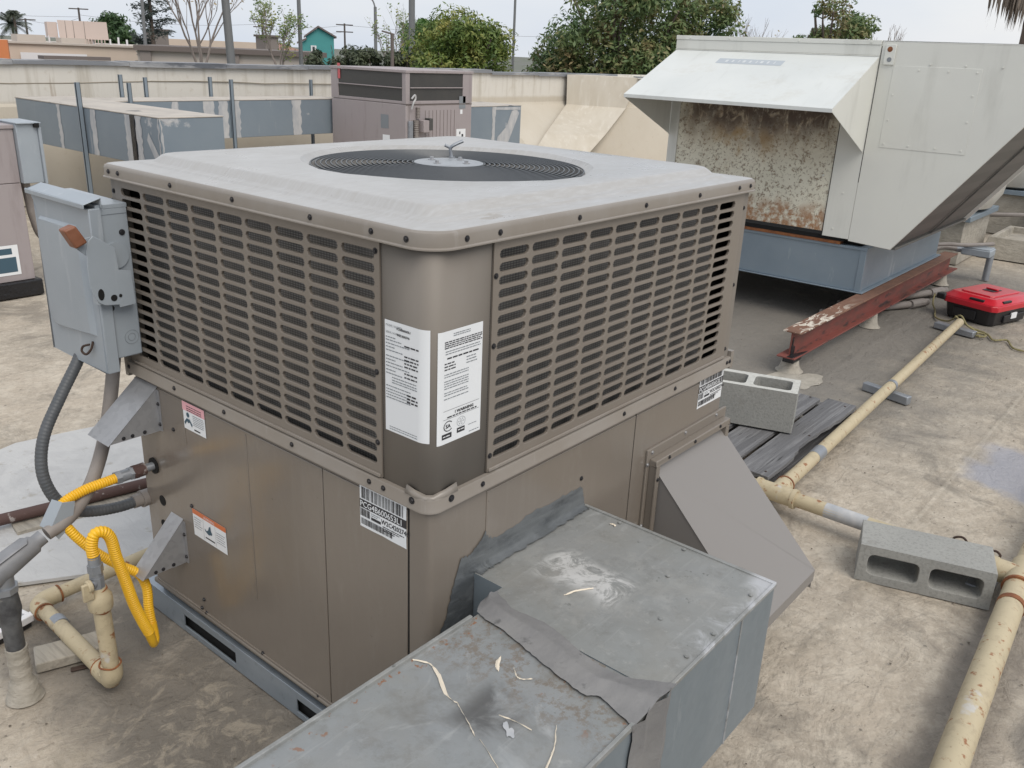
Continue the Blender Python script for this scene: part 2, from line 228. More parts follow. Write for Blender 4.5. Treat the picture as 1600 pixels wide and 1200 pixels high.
T['louvdark'] = mat('dark condenser grille', (.035, .035, .035), .6, layers=[('wavex', 22., .5, .8, (.085, .083, .078), dict(amt=.7)), ('wavey', 22., .5, .8, (.085, .083, .078), dict(amt=.7)), ('noise', 6., .4, .7, (.07, .065, .06), dict(amt=.5))])
T['white'] = mat('white sticker', (.78, .80, .82), .45)
T['ink'] = mat('black print', (.03, .03, .035), .5)
T['inkgrey'] = mat('grey print', (.22, .24, .26), .5)
T['pink'] = mat('pink header', (.80, .42, .46), .45)
T['orange'] = mat('orange header', (.62, .17, .06), .45)
T['inkblue'] = mat('dark teal pictogram', (.05, .10, .14), .5)
T['teal'] = mat('teal decal', (.10, .28, .30), .5)
T['redsticker'] = mat('faded red sticker', (.55, .12, .13), .5)
T['fanwhite'] = mat('cream exhaust fan shell', (.53, .52, .48), .45, .1, layers=[('noise', 3., .4, .7, (.46, .45, .41), dict(amt=.7)), ('noise', (9, 9, 2), .6, .72, (.38, .35, .29), dict(amt=.5, seed=2))])
T['stucco'] = mat('cream stucco', (.60, .50, .42), .95, layers=[('noise', .5, .4, .6, (.55, .46, .38), dict(amt=.6))])
T['stucco2'] = mat('beige stucco', (.52, .47, .42), .95, layers=[('noise', .4, .4, .6, (.47, .42, .38), dict(amt=.6))])
T['fascia'] = mat('brown fascia', (.15, .125, .115), .8)
T['fascialight'] = mat('faded brown panel', (.23, .20, .185), .8)
T['whitepaint'] = mat('white painted wall', (.72, .72, .74), .8)
T['pent'] = mat('pale pink roof screen', (.62, .52, .47), .9, layers=[('noise', (.6, .6, .1), .4, .7, (.54, .45, .41), dict(amt=.6))])
T['tealwall'] = mat('teal siding', (.07, .29, .29), .8)
T['roofbrown'] = mat('brown shingle', (.16, .135, .13), .9)
T['tileroof'] = mat('clay tile roof', (.33, .19, .15), .9)
T['orangewall'] = mat('orange wall', (.62, .22, .09), .8)
T['glass'] = mat('dark window', (.05, .06, .07), .2)
T['street'] = mat('street ground', (.16, .155, .145), .95, layers=[('noise', .05, .4, .6, (.09, .12, .06), dict(amt=.7))])
T['polegrey'] = mat('galvanised pole', (.20, .205, .21), .6, .3)
T['polewood'] = mat('dark wooden pole', (.10, .085, .08), .9)
T['trunk'] = mat('brown bark', (.115, .09, .075), .95, bump=('noise', (12, 12, 3), .8, .03))
T['baretwig'] = mat('pale bark', (.27, .23, .21), .9)
T['skirt'] = mat('dry palm thatch', (.15, .125, .105), .95, layers=[('noise', (30, 30, 2), .45, .6, (.23, .19, .155), dict(amt=.7))])
def leafmat(name, cols, tr=.25):
    m = bpy.data.materials.new(name); m.use_nodes = True; n = m.node_tree.nodes; l = m.node_tree.links.new
    b = n['Principled BSDF']; b.inputs['Roughness'].default_value = .55
    t = n.new("ShaderNodeTexCoord"); x = n.new("ShaderNodeTexNoise"); x.inputs['Scale'].default_value = 1.1; x.inputs['Detail'].default_value = 6; x.inputs['Roughness'].default_value = .75
    l(t.outputs['Object'], x.inputs['Vector']); r = n.new("ShaderNodeValToRGB"); l(x.outputs['Fac'], r.inputs[0])
    e = r.color_ramp.elements; e[0].position = .38; e[0].color = (*cols[0], 1); e[1].position = .64; e[1].color = (*cols[-1], 1)
    if len(cols) > 2: q = e.new(.5); q.color = (*cols[1], 1)
    l(r.outputs[0], b.inputs['Base Color'])
    tb = n.new("ShaderNodeBsdfTranslucent"); l(r.outputs[0], tb.inputs[0]); ms = n.new("ShaderNodeMixShader"); ms.inputs[0].default_value = tr
    l(b.outputs[0], ms.inputs[1]); l(tb.outputs[0], ms.inputs[2]); l(ms.outputs[0], n['Material Output'].inputs[0])
    return m
T['leafA'] = leafmat('olive green leaves', [(.06, .12, .03), (.16, .23, .055), (.33, .31, .085)])
T['leafB'] = leafmat('green and bronze leaves', [(.07, .13, .055), (.15, .21, .075), (.32, .23, .12)])
T['leafbright'] = leafmat('bright green leaves', [(.06, .14, .03), (.12, .24, .05)])
T['leafround'] = leafmat('mid green leaves', [(.04, .085, .035), (.085, .15, .055)])
T['conifer'] = leafmat('dark blue green needles', [(.03, .045, .04), (.06, .075, .06)], .1)
T['shrub'] = leafmat('dull green shrub leaves', [(.05, .07, .045), (.12, .14, .075)])
T['palmleaf'] = leafmat('palm fronds', [(.05, .07, .05), (.10, .11, .075)], .1)
T['dryleaf'] = leafmat('yellow brown leaves', [(.28, .22, .10), (.36, .27, .12)])
# ================================================================ mesh helpers
ORG = {}
class B:
    """collects shapes in world coordinates; build() links them as ONE mesh object"""
    def __init__(s): s.bm = bmesh.new(); s.mi = 0
    def face(s, vs, mi=None):
        try: f = s.bm.faces.new(vs)
        except ValueError: return None
        f.material_index = s.mi if mi is None else mi
        return f
    def poly(s, pts, mi=None): return s.face([s.bm.verts.new(p) for p in pts], mi)
    def box(s, x0, x1, y0, y1, z0, z1, mi=None, M=None):
        c = [(x0, y0, z0), (x1, y0, z0), (x1, y1, z0), (x0, y1, z0), (x0, y0, z1), (x1, y0, z1), (x1, y1, z1), (x0, y1, z1)]
        if M is not None: c = [M @ Vector(p) for p in c]
        v = [s.bm.verts.new(p) for p in c]
        for q in ((3, 2, 1, 0), (4, 5, 6, 7), (0, 1, 5, 4), (1, 2, 6, 5), (2, 3, 7, 6), (3, 0, 4, 7)): s.face([v[i] for i in q], mi)
        return s
    def prism(s, pts, d, mi=None):
        """polygon pts (3-D) extruded by vector d"""
        d = Vector(d); a = [s.bm.verts.new(p) for p in pts]; b = [s.bm.verts.new(Vector(p) + d) for p in pts]
        s.face(a[::-1], mi); s.face(b, mi)
        for i in range(len(a)): j = (i + 1) % len(a); s.face([a[i], a[j], b[j], b[i]], mi)
        return s
    def loops(s, ls, closed=True, cap0=False, cap1=False, mi=None):
        vs = [[s.bm.verts.new(p) for p in l] for l in ls]
        n = len(vs[0])
        for a, b in zip(vs, vs[1:]):
            for i in range(n if closed else n - 1): j = (i + 1) % n; s.face([a[i], a[j], b[j], b[i]], mi)
        if cap0: s.face(vs[0][::-1], mi)
        if cap1: s.face(vs[-1], mi)
        return s
    def tube(s, pts, r, n=12, cap=True, mi=None, close=False):
        pts = [Vector(p) for p in pts]; ls = []; up = None
        for i, p in enumerate(pts):
            a = pts[i - 1] if i > 0 or close else pts[i]; b = pts[(i + 1) % len(pts)] if i < len(pts) - 1 or close else pts[i]
            t = (b - a).normalized()
            if up is None:
                up = t.orthogonal().normalized()
            up = (up - up.dot(t) * t).normalized(); sd_ = t.cross(up)
            rr = r(i / max(1, len(pts) - 1), i) if callable(r) else r
            ls.append([p + rr * (math.cos(2 * math.pi * k / n) * up + math.sin(2 * math.pi * k / n) * sd_) for k in range(n)])
        if close: ls.append(ls[0])
        return s.loops(ls, True, cap and not close, cap and not close, mi)
    def cyl(s, p0, p1, r0, r1=None, n=16, mi=None):
        r1 = r0 if r1 is None else r1
        return s.tube([p0, p1], lambda t, i: r0 if i == 0 else r1, n, True, mi)
    def lathe(s, c, prof, n=32, mi=None, axis='z'):
        c = Vector(c); ls = []
        for r, h in prof:
            ls.append([c + (Vector((r * math.cos(a), r * math.sin(a), h)) if axis == 'z' else Vector((h, r * math.cos(a), r * math.sin(a)))) for a in [2 * math.pi * k / n for k in range(n)]])
        return s.loops(ls, True, True, True, mi)
    def build(s, name, mats, parent=None, bevel=0, smooth=30, seg=2, solid=0, solidoff=-1):
        me = bpy.data.meshes.new(name)
        bmesh.ops.remove_doubles(s.bm, verts=s.bm.verts, dist=1e-5)
        bmesh.ops.recalc_face_normals(s.bm, faces=s.bm.faces)
        s.bm.to_mesh(me); s.bm.free()
        o = bpy.data.objects.new(name, me); C.objects.link(o)
        org = Vector((0, 0, 0))
        if parent is not None: org = ORG.get(parent, Vector((0, 0, 0))); o.parent = parent
        ORG[o] = org
        if org.length: me.transform(Matrix.Translation(-org))
        for m in (mats if isinstance(mats, (list, tuple)) else [mats]): me.materials.append(T[m] if isinstance(m, str) else m)
        if smooth:
            for p in me.polygons: p.use_smooth = True
            me.set_sharp_from_angle(angle=R(smooth))
        if solid:
            q = o.modifiers.new('solid', 'SOLIDIFY'); q.thickness = solid; q.offset = solidoff
        if bevel:
            q = o.modifiers.new('bevel', 'BEVEL'); q.width = bevel; q.segments = seg; q.limit_method = 'ANGLE'; q.angle_limit = R(40)
        return o
def tag(o, label, cat, group=None, kind=None):
    if label: o['label'] = label
    if cat: o['category'] = cat
    if group: o['group'] = group
    if kind: o['kind'] = kind
    return o
def thing(name, label, cat, loc=(0, 0, 0), group=None):
    o = bpy.data.objects.new(name, None); C.objects.link(o); o.location = loc; o.empty_display_size = .1
    ORG[o] = Vector(loc); return tag(o, label, cat, group)
def rebase(o, loc):
    """move a top-level mesh's origin to its base"""
    loc = Vector(loc); o.data.transform(Matrix.Translation(-loc)); o.location = loc; ORG[o] = loc; return o
def rrect(x0, x1, y0, y1, r, z, n=7, extra=4, rs=None):
    pts = []
    q4 = rs or (r, r, r, r)
    cs = [(x0 + q4[0], y0 + q4[0], 180), (x1 - q4[1], y0 + q4[1], 270), (x1 - q4[2], y1 - q4[2], 0), (x0 + q4[3], y1 - q4[3], 90)]
    for k, (cx, cy, a0) in enumerate(cs):
        r = q4[k]
        for i in range(n): a = R(a0 + 90 * i / (n - 1)); pts.append(Vector((cx + r * math.cos(a), cy + r * math.sin(a), z)))
        nx = cs[(k + 1) % 4]; a = R(nx[2]); r = q4[(k + 1) % 4]; q = Vector((nx[0] + r * math.cos(a), nx[1] + r * math.sin(a), z)); p = pts[-1]
        for i in range(1, extra + 1): pts.append(p.lerp(q, i / (extra + 1)))
    return pts
def spline(pts, n=10):
    pts = [Vector(p) for p in pts]; out = []
    for i in range(len(pts) - 1):
        p0 = pts[max(i - 1, 0)]; p1 = pts[i]; p2 = pts[i + 1]; p3 = pts[min(i + 2, len(pts) - 1)]
        for k in range(n):
            t = k / n
            out.append(.5 * ((2 * p1) + (p2 - p0) * t + (2 * p0 - 5 * p1 + 4 * p2 - p3) * t * t + (3 * p1 - p0 - 3 * p2 + p3) * t ** 3))
    out.append(pts[-1]); return out
def resample(pts, step):
    out = [pts[0]]; acc = 0
    for a, b in zip(pts, pts[1:]):
        d = (b - a).length
        while acc + d >= step:
            t = (step - acc) / d; a = a.lerp(b, t); out.append(a); d = (b - a).length; acc = 0
            if d < 1e-9: break
        acc += d
    return out
def corrug(pts, r, dr, step, name, m, parent, n=14):
    p = resample(pts, step / 4); b = B(); b.tube(p, lambda t, i: r + (-dr, dr * .5, dr, dr * .5)[i % 4], n); return b.build(name, m, parent, smooth=60)
def screw(name, p, nrm, parent, m='screw', r=.0043, h=.0038):
    p = Vector(p); nrm = Vector(nrm).normalized(); b = B()
    b.cyl(p - nrm * .001, p + nrm * .0012, r * 1.45, n=12); b.cyl(p + nrm * .0012, p + nrm * h, r, r * .86, n=6)
    return b.build(name, m, parent, smooth=0)
def text(b, s, size, M, mi=1, ext=.0, bold=0.0, sx=1.0):
    cu = bpy.data.curves.new("t", 'FONT'); cu.body = s; cu.size = size; cu.resolution_u = 2; cu.offset = bold
    o = bpy.data.objects.new("t", cu); C.objects.link(o); bpy.context.view_layer.update()
    me = bpy.data.meshes.new_from_object(o); bpy.data.objects.remove(o); bpy.data.curves.remove(cu)
    me.transform(Matrix.Diagonal((sx, 1, 1, 1)))
    vs = [b.bm.verts.new(M @ v.co) for v in me.vertices]
    for p in me.polygons: b.face([vs[i] for i in p.vertices], mi)
    bpy.data.meshes.remove(me)
def frame(o, ex, ey):
    """matrix with origin o, text direction ex, up ey"""
    ex = Vector(ex).normalized(); ey = Vector(ey).normalized(); ez = ex.cross(ey)
    return Matrix(((ex.x, ey.x, ez.x, o[0]), (ex.y, ey.y, ez.y, o[1]), (ex.z, ey.z, ez.z, o[2]), (0, 0, 0, 1)))
def rects(b, M, rs, z=.0006, mi=1):
    for x0, y0, x1, y1 in rs: b.poly([M @ Vector(p) for p in ((x0, y0, z), (x1, y0, z), (x1, y1, z), (x0, y1, z))], mi)
def greek(b, M, x0, x1, y, h, rnd, mi=2, z=.0006):
    """a line of print too small to read, set as word-long strokes"""
    x = x0
    while x < x1 - h:
        wd = min(rnd.uniform(1.2, 5) * h, x1 - x); rects(b, M, [(x, y, x + wd, y + h)], z, mi); x += wd + h * .7
def barcode(b, M, x0, x1, y0, y1, rnd, mi=1, k=.0016):
    x = x0
    while x < x1:
        wd = rnd.choice((.5, 1, 1, 1.8)) * k; rects(b, M, [(x, y0, min(x + wd, x1), y1)], .0006, mi); x += wd + rnd.choice((.5, .8, 1.5)) * k
# ================================================================ the setting
b = B(); b.box(-1500, 1500, -1500, 1500, -4.7, -4.5)
tag(b.build('street_ground', 'street'), 'grey street level far below the roof', 'ground', kind='structure')
def gridsheet(x0, x1, y0, y1, z, step, f):
    b = B(); nx = int((x1 - x0) / step); ny = int((y1 - y0) / step)
    v = [[b.bm.verts.new((x0 + (x1 - x0) * i / nx, y0 + (y1 - y0) * j / ny, z + f(x0 + (x1 - x0) * i / nx, y0 + (y1 - y0) * j / ny))) for j in range(ny + 1)] for i in range(nx + 1)]
    for i in range(nx):
        for j in range(ny): b.face([v[i][j], v[i + 1][j], v[i + 1][j + 1], v[i][j + 1]])
    return b
from mathutils import noise as mn
def rh(x, y):
    s_ = .004 * mn.noise(Vector((x * 1.5, y * 1.5, 0))) + .0022 * mn.noise(Vector((x * 5, y * 11, 3)))
    for y0 in (-1.35, -.42, .51, 1.44, 2.37, 3.3): q = (y - y0 - .006 * math.sin(x * 3)) / .016; s_ += .004 * math.exp(-q * q) * (1 if q < 0 else 1) + (.0 if q > 8 or q < -8 else .0022 / (1 + math.exp(-q * 3)) * math.exp(-max(q, 0) / 8))
    m_ = math.exp(-((x + .35) / .42) ** 4 - ((y - .62) / .55) ** 4)
    if m_ > .02: w_ = mn.noise(Vector((x * 2.2, y * 2.2, 7))); s_ += .0045 * m_ * (1 - abs(mn.noise(Vector((x * 7 + w_ * 2.5, y * 5 - w_ * 2, 1))) * 2.2))
    return s_ - .004
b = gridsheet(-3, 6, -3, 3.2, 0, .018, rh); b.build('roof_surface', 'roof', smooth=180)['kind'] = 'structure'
bpy.data.objects['roof_surface']['label'] = 'tan coated flat roof with dirt stains and painted shade around the air handler'; bpy.data.objects['roof_surface']['category'] = 'roof'
b = B(); b.box(-14, 15.6, -14, 9.2, -4.5, -.012)
tag(b.build('roof', 'roof', smooth=0), 'tan coated flat roof deck', 'roof', kind='structure')
b = B()
pp = [(-.25, 1.62), (-.05, 1.50), (.10, 1.47), (.30, 1.45), (1.10, 1.45), (1.15, 2.6), (.70, 2.60), (.42, 2.66), (.20, 2.70), (-.05, 2.62), (-.35, 2.4)]
b.poly([(x, y, .010) for x, y in pp])
o = b.build('roof_patch', 'patch', smooth=0, solid=.012, solidoff=0); tag(o, 'white membrane patch on the roof behind the unit', 'roof patch', kind='structure')
# ---- parapet: back wall with sloped foot, corner pier, side wall
P = thing('parapet_wall', 'cream coated parapet wall with rain streaks and grey coping around the roof', 'wall', (2, 8.6, 0))
b = B()
def wallsweep(b, path, prof):
    """path: list of (x,y,nx,ny); prof: (out, z)"""
    b.loops([[Vector((x + nx * o_, y + ny * o_, z)) for o_, z in prof] for x, y, nx, ny in path], closed=False)
prof = [(0, 1.395), (0, 1.1), (.0, 1.0), (.02, .97), (.05, .6), (.09, 0)]
wallsweep(b, [(-14 + i, 8.6 + .01 * math.sin(i), 0, -1) for i in range(24)], prof)
prof2 = [(0, 1.36), (0, .92), (.02, .88), (.55, .40), (.95, 0)]
b.loops([[Vector((9, 8.6 - a, z)) for a, z in [(0, 1.395), (0, .97), (.02, .94), (.05, .6), (.09, 0)]], [Vector((10.2, 8.6 - a, z)) for a, z in prof2], [Vector((14, 8.6 - a, z)) for a, z in prof2]], closed=False)
# diagonal parapet after the corner, then the right hand side
b.loops([[Vector((x + 0, y, z)) for x, y, z in l] for l in ([(12.5, 7.45, 1.36), (12.35, 7.5, .92), (12.25, 7.45, .88), (11.31, 7.89, 0)], [(14.6, 5.8, 1.36), (14.5, 5.75, .92), (14.3, 5.6, .88), (12.9, 6.6, 0)], [(15.2, 0, 1.36), (15.1, 0, .92), (15.0, 0, .88), (14.0, 0, 0)], [(15.2, -14, 1.36), (15.1, -14, .92), (15.0, -14, .88), (14.0, -14, 0)])], closed=False)
b.box(-14, 15.2, 8.61, 8.85, 0, 1.38); b.box(15.2, 15.45, -14, 5.8, 0, 1.35)
b.prism([(12.6, 7.46, 0), (14.62, 5.86, 0), (15.2, 5.86, 0), (15.2, 8.6, 0), (12.6, 8.6, 0)], (0, 0, 1.35))
b.build('wall', 'wall', P, smooth=20)
b = B()   # sloped corner pier with mitred faces
b.loops([[(11.95, 8.52, 1.372), (12.5, 7.42, 1.372)], [(11.95, 8.50, .88), (12.2, 7.42, .88)], [(10.75, 8.02, .45), (11.75, 7.5, .45)], [(9.7, 7.6, .0), (10.95, 7.45, .0)]], closed=False)
b.loops([[(12.5, 7.42, 1.372), (12.62, 7.52, 1.372)], [(12.2, 7.42, .88), (12.34, 7.56, .88)], [(11.75, 7.5, .45), (11.87, 7.66, .45)], [(10.95, 7.45, .0), (11.1, 7.6, 0)]], closed=False)
b.poly([(11.95, 8.52, 1.372), (12.5, 7.42, 1.372), (12.9, 7.6, 1.372), (12.6, 8.6, 1.372)])
b.build('corner_pier', 'wallpale', P, smooth=20)
b = B()
for i in range(23):
    x0 = -14 + i * 1.2; b.box(x0, x0 + 1.197, 8.56, 8.88, 1.395 + .006 * (i % 2) - (.03 if x0 > 9 else 0), 1.415 + .006 * (i % 2) - (.03 if x0 > 9 else 0))
    b.box(x0, x0 + 1.197, 8.556, 8.566, 1.365 + .006 * ((i * 7) % 3) - (.03 if x0 > 9 else 0), 1.404 - (.03 if x0 > 9 else 0))
b.prism([(12.46, 7.38, 1.37), (14.6, 5.72, 1.37), (14.9, 6.0, 1.37), (12.8, 7.7, 1.37)], (0, 0, .018)); b.box(15.15, 15.5, -14, 5.8, 1.36, 1.385)
b.build('coping', 'cap', P, smooth=0)
b = B(); rr = random.Random(3)
pts = [(x, 8.592, 1.205 + .012 * math.sin(x * 1.7) + rr.uniform(-.006, .006)) for x in [-8 + .25 * k for k in range(70)]]
b.tube(pts, .006, 5)
b.tube([(8.9 + .1 * k, 8.18, .40 + rr.uniform(-.008, .008)) for k in range(23)], .008, 5)
b.tube([(11.15, 8.38, .41), (11.35, 8.15, .32), (11.30, 7.95, .15)], .012, 5)
b.tube([(12.9 + .12 * k, 7.0 - .1 * k, .46 + rr.uniform(-.008, .008)) for k in range(8)], .008, 5)
b.build('crack_line', 'wallcrack', P)
# ================================================================ packaged air conditioning unit
W_, D_ = 1.17, 1.297
ZB, ZM, ZL, ZT = .12, .797, 1.335, 1.369
U = thing('air_conditioning_unit', 'large taupe packaged air conditioner with louvred sides and a round fan grille on top', 'air conditioner', (.65, .585, 0))
b = B()
rr_ = .018
b.loops([rrect(0, D_, 0, W_, rr_, z, 5, 1) for z in (ZB, ZM + .01)], cap0=True, cap1=True)
b.build('lower_cabinet', 'taupe', U)
# access panels on the left face, proud of the cabinet
def panel_left(name, y0, y1, z0, z1, d=.003, m='taupe', par=U):
    b = B(); b.box(-d, .001, y0, y1, z0, z1); return b.build(name, 'gloss', par, bevel=.0018)
panel_left('access_panel', .062, .3345, ZB + .006, ZM - .012); panel_left('access_panel', .3375, 1.160, ZB + .006, ZM - .012)
b = B(); b.box(-.0008, .001, .0575, .0615, ZB, ZM); b.build('panel_gap', 'black', U)
b = B()
for y in (.629, .911): b.box(-.0044, -.0025, y - .0012, y + .0012, ZM - .14 if y > .7 else .30, ZM - .02)
for z, y0, y1 in ((.13, .07, 1.155),): b.box(-.006, -.0025, y0, y1, z - .004, z + .004)
b.build('panel_crease', 'taupe', U, bevel=.0008)
b = B(); b.box(.7775, .7795, -.0008, .001, ZB, ZM); b.build('panel_gap', 'black', U)
b = B()
for s0, s1 in ((.781, 1.28), (.175, .776)): b = B(); b.box(s0, s1, -.0025, .001, ZB + .005, ZM - .012); b.build('access_panel', 'gloss', U, bevel=.0015)
# ledge between the upper and the lower cabinet
def ledgepath(o_, z):
    pts = [Vector((-o_, W_ + .004, z))]; r = .022 + o_
    cx = cy = .022
    for i in range(9): a = R(180 + 90 * i / 8); pts.append(Vector((cx + r * math.cos(a), cy + r * math.sin(a), z)))
    pts.append(Vector((D_ + .004, -o_, z))); return pts
b = B(); b.loops([ledgepath(o_, z) for o_, z in ((.0, ZM), (.010, ZM), (.0125, ZM + .002), (.0125, ZM + .006), (.0105, ZM + .009), (.0105, ZM + .030), (.009, ZM + .033), (0, ZM + .034))], closed=False)
b.box(-.0105, .03, W_ + .002, W_ + .018, ZM - .01, ZM + .05); b.box(D_ + .002, D_ + .02, -.0105, .03, ZM - .005, ZM + .05)
b.build('ledge', 'lidrim', U, smooth=40)
# upper corner post with soft round corner
def postpath(z, r=.034, e0=.1335, e1=.166, o_=0.0):
    pts = [Vector((-o_, e0, z)), Vector((-o_, r + .006, z)), Vector((-o_, r + .0015, z))]
    for i in range(11): a = R(180 + 90 * i / 10); pts.append(Vector((r - o_ + r * math.cos(a), r - o_ + r * math.sin(a), z)))
    pts.append(Vector((r + .0015, -o_, z))); pts.append(Vector((r + .006, -o_, z))); pts.append(Vector((e1, -o_, z))); return pts
b = B(); b.loops([postpath(z) for z in (ZM + .03, ZM + .3, ZL + .01)], closed=False)
o = b.build('corner_post', 'post', U, solid=.004, solidoff=-1)
b = B(); b.box(.002, .02, W_ - .035, W_, ZM + .03, ZL); b.box(D_ - .045, D_, .002, .02, ZM + .03, ZL)
b.bm.clear(); b.box(.0, .035, W_ - .03, W_ - .001, ZM + .03, ZL); b.build('corner_post', 'post', U, bevel=.003)
b = B(); b.box(D_ - .035, D_, 0, .03, ZM + .03, ZL); b.build('corner_post', 'post', U, bevel=.003)
# corner clip under the post
b = B()
b.loops([[Vector((x, y, z)) for x, y, z in l] for l in (
    [(-.0115, .060, ZM + .033), (-.0115, .03, ZM + .033), (-.006, .006, ZM + .033), (.006, -.006, ZM + .033), (.03, -.0115, ZM + .033), (.072, -.0115, ZM + .033)],
    [(-.0055, .060, ZM + .050), (-.004, .038, ZM + .045), (.004, .014, ZM + .0385), (.014, .004, ZM + .0385), (.042, -.004, ZM + .045), (.072, -.0055, ZM + .050)])], closed=False)
b.build('corner_clip', 'lidrim', U, solid=.002)
# louvred panels
def louver(mp_, u0, u1, v0, v1, us, vs, su, sv, pitch_u, pitch_v, d0=.003):
    """mp_(u,v,d): world point. us/vs: slot centres."""
    b = B(); hu, hv = pitch_u / 2, pitch_v / 2; r = sv / 2; a = su / 2 - r
    for cu in us:
        for cv in vs:
            inn, outp = [], []
            for side in (1, -1):
                for k in range(5):
                    t = R(-90 + 45 * k)
                    inn.append((cu + side * (a + r * math.cos(t)), cv + side * r * math.sin(t)))
                e = [(a, -hv), (hu, -hv), (hu, 0), (hu, hv), (a, hv)]
                for x, y in e: outp.append((cu + side * x, cv + side * y))
            b.loops([[mp_(x, y, d0) for x, y in outp],
                     [mp_(cu + (x - cu) * 1.02, cv + (y - cv) * 1.08, d0) for x, y in inn],
                     [mp_(x, y, d0 - .001) for x, y in inn], [mp_(x, y, d0 - .007) for x, y in inn]], closed=True)
    U0, U1, V0, V1 = us[0] - hu, us[-1] + hu, vs[0] - hv, vs[-1] + hv
    for x0, x1, y0, y1 in ((u0, u1, v0, V0), (u0, u1, V1, v1), (u0, U0, V0, V1), (U1, u1, V0, V1)):
        b.poly([mp_(x0, y0, d0), mp_(x1, y0, d0), mp_(x1, y1, d0), mp_(x0, y1, d0)])
    e = [(u0, v0), (u1, v0), (u1, v1), (u0, v1)]
    b.loops([[mp_(x, y, d0) for x, y in e], [mp_(x, y, -.002) for x, y in e]], closed=True)
    return b
NV = 17; pv = .0272; vs = [.8685 + pv * k for k in range(NV)]
usL = [.2005 + .1081 * k for k in range(9)]
b = louver(lambda u, v, d: (-d, u, v), .137, 1.142, ZM + .036, ZL, usL, vs, .0970, .0184, .1081, pv)
gl = b.build('louvre_panel', 'taupe', U, smooth=0); gl['label'] = 'left louvre panel with nine columns of slots'
usR = [.2340 + .1031 * k for k in range(10)]
b = louver(lambda u, v, d: (u, -d, v), .170, 1.262, ZM + .036, ZL, usR, vs, .0920, .0184, .1031, pv)
gr = b.build('louvre_panel', 'taupe', U, smooth=0); gr['label'] = 'right louvre panel with ten columns of slots'
b = B(); b.box(-.007, -.0025, .140, 1.139, ZM + .0365, ZM + .044); b.box(.173, 1.259, -.007, -.0025, ZM + .0365, ZM + .044); b.build('panel_hem', 'lidrim', U, bevel=.001)
b = B(); b.box(.034, .049, .10, 1.075, ZM + .02, ZL - .005); b.box(.10, 1.175, .034, .049, ZM + .02, ZL - .005); b.build('coil', 'coil', U, smooth=0)
b = B(); b.box(.05, D_ - .002, .05, W_ - .002, ZM + .015, 1.30); b.build('inner_shell', 'black', U, smooth=0)
b = B(); b.box(D_ - .001, D_ + .001, .02, W_, ZM + .03, ZL); b.box(.02, D_, W_ - .001, W_ + .001, ZM + .03, ZL); b.build('rear_panel', 'taupe', U)
# lid
b = B(); e = .013; RC = .066; FC = (.645, .575); FR = .372
prof = [(-.003, ZL - .001), (-.003, ZL + .0015), (.0, ZL + .004), (.0, ZT - .010), (.0015, ZT - .004), (.006, ZT), (.012, ZT + .0015), (.050, ZT + .003), (.056, ZT + .0045), (.060, ZT + .0075), (.063, ZT + .008), (.076, ZT + .0095), (.080, ZT + .0115), (.094, ZT + .0255), (.098, ZT + .0275), (.103, ZT + .0285), (.14, ZT + .029)]
ls = []
for ins, z in prof:
    k_ = min(1, max(0, ins / .07)); sm = .018 + (.055 - .018) * k_
    ls.append(rrect(-e + ins, D_ + e - ins, -e + ins, W_ + e - ins, 0, z, 9, 6, (RC - ins * .25, sm, sm, sm)))
nl = len(ls[0])
ang = [math.atan2(p.y - FC[1], p.x - FC[0]) for p in ls[-1]]
def circ(r, z, notch=0.0): 
    out = []
    for a in ang:
        q = r + notch * (1 if abs(((a * 4 / math.pi) % 2) - 1) > .62 else 0)
        out.append(Vector((FC[0] + q * math.cos(a), FC[1] + q * math.sin(a), z)))
    return out
ls += [circ(FR + .022, ZT + .0285, .014), circ(FR + .019, ZT + .028, .014), circ(FR + .008, ZT + .017, .010), circ(FR + .002, ZT + .0145), circ(FR - .006, ZT + .012), circ(FR - .012, ZT - .03)]
b.mi = 0; b.loops(ls, closed=True)
for f in b.bm.faces:
    z = sum(v.co.z for v in f.verts) / len(f.verts)
    ce = f.calc_center_median(); f.material_index = 1 if z < ZT - .001 and (ce.xy - Vector(FC)).length > .5 else 0
b.build('top_cover', ['lid', 'lidrim'], U, smooth=35)
# fan guard
g = B(); zg = ZT + .0165
nr = 21
for k in range(nr):
    r = .098 + (FR - .104) * k / (nr - 1)
    n = 72; g.tube([(FC[0] + r * math.cos(2 * math.pi * i / n), FC[1] + r * math.sin(2 * math.pi * i / n), zg + .006 * (1 - k / nr)) for i in range(n)], .0022, 6, close=True)
for k in range(8):
    a = R(22.5 + 45 * k); g.tube([(FC[0] + r * math.cos(a), FC[1] + r * math.sin(a), zg - .0035 + .006 * (1 - (r - .098) / .27)) for r in (.07, .15, .25, FR)], .0024, 6)
g.build('fan_guard', 'wire', U, smooth=60)
b = B(); b.lathe((FC[0], FC[1], zg), [(.094, .002), (.094, .0075), (.090, .009), (.0, .0105)], 40); hub = b.build('guard_hub', 'hub', U)
for k in range(4):
    a = R(45 + 90 * k - 35); b = B(); p = Vector((FC[0] + .056 * math.cos(a), FC[1] + .056 * math.sin(a), zg + .0095)); b.cyl(p, p + Vector((0, 0, .002)), .010, n=16); b.cyl(p + Vector((0, 0, .002)), p + Vector((0, 0, .008)), .006, n=6); b.build('hub_bolt', 'zinc', hub, smooth=0)
b = B()
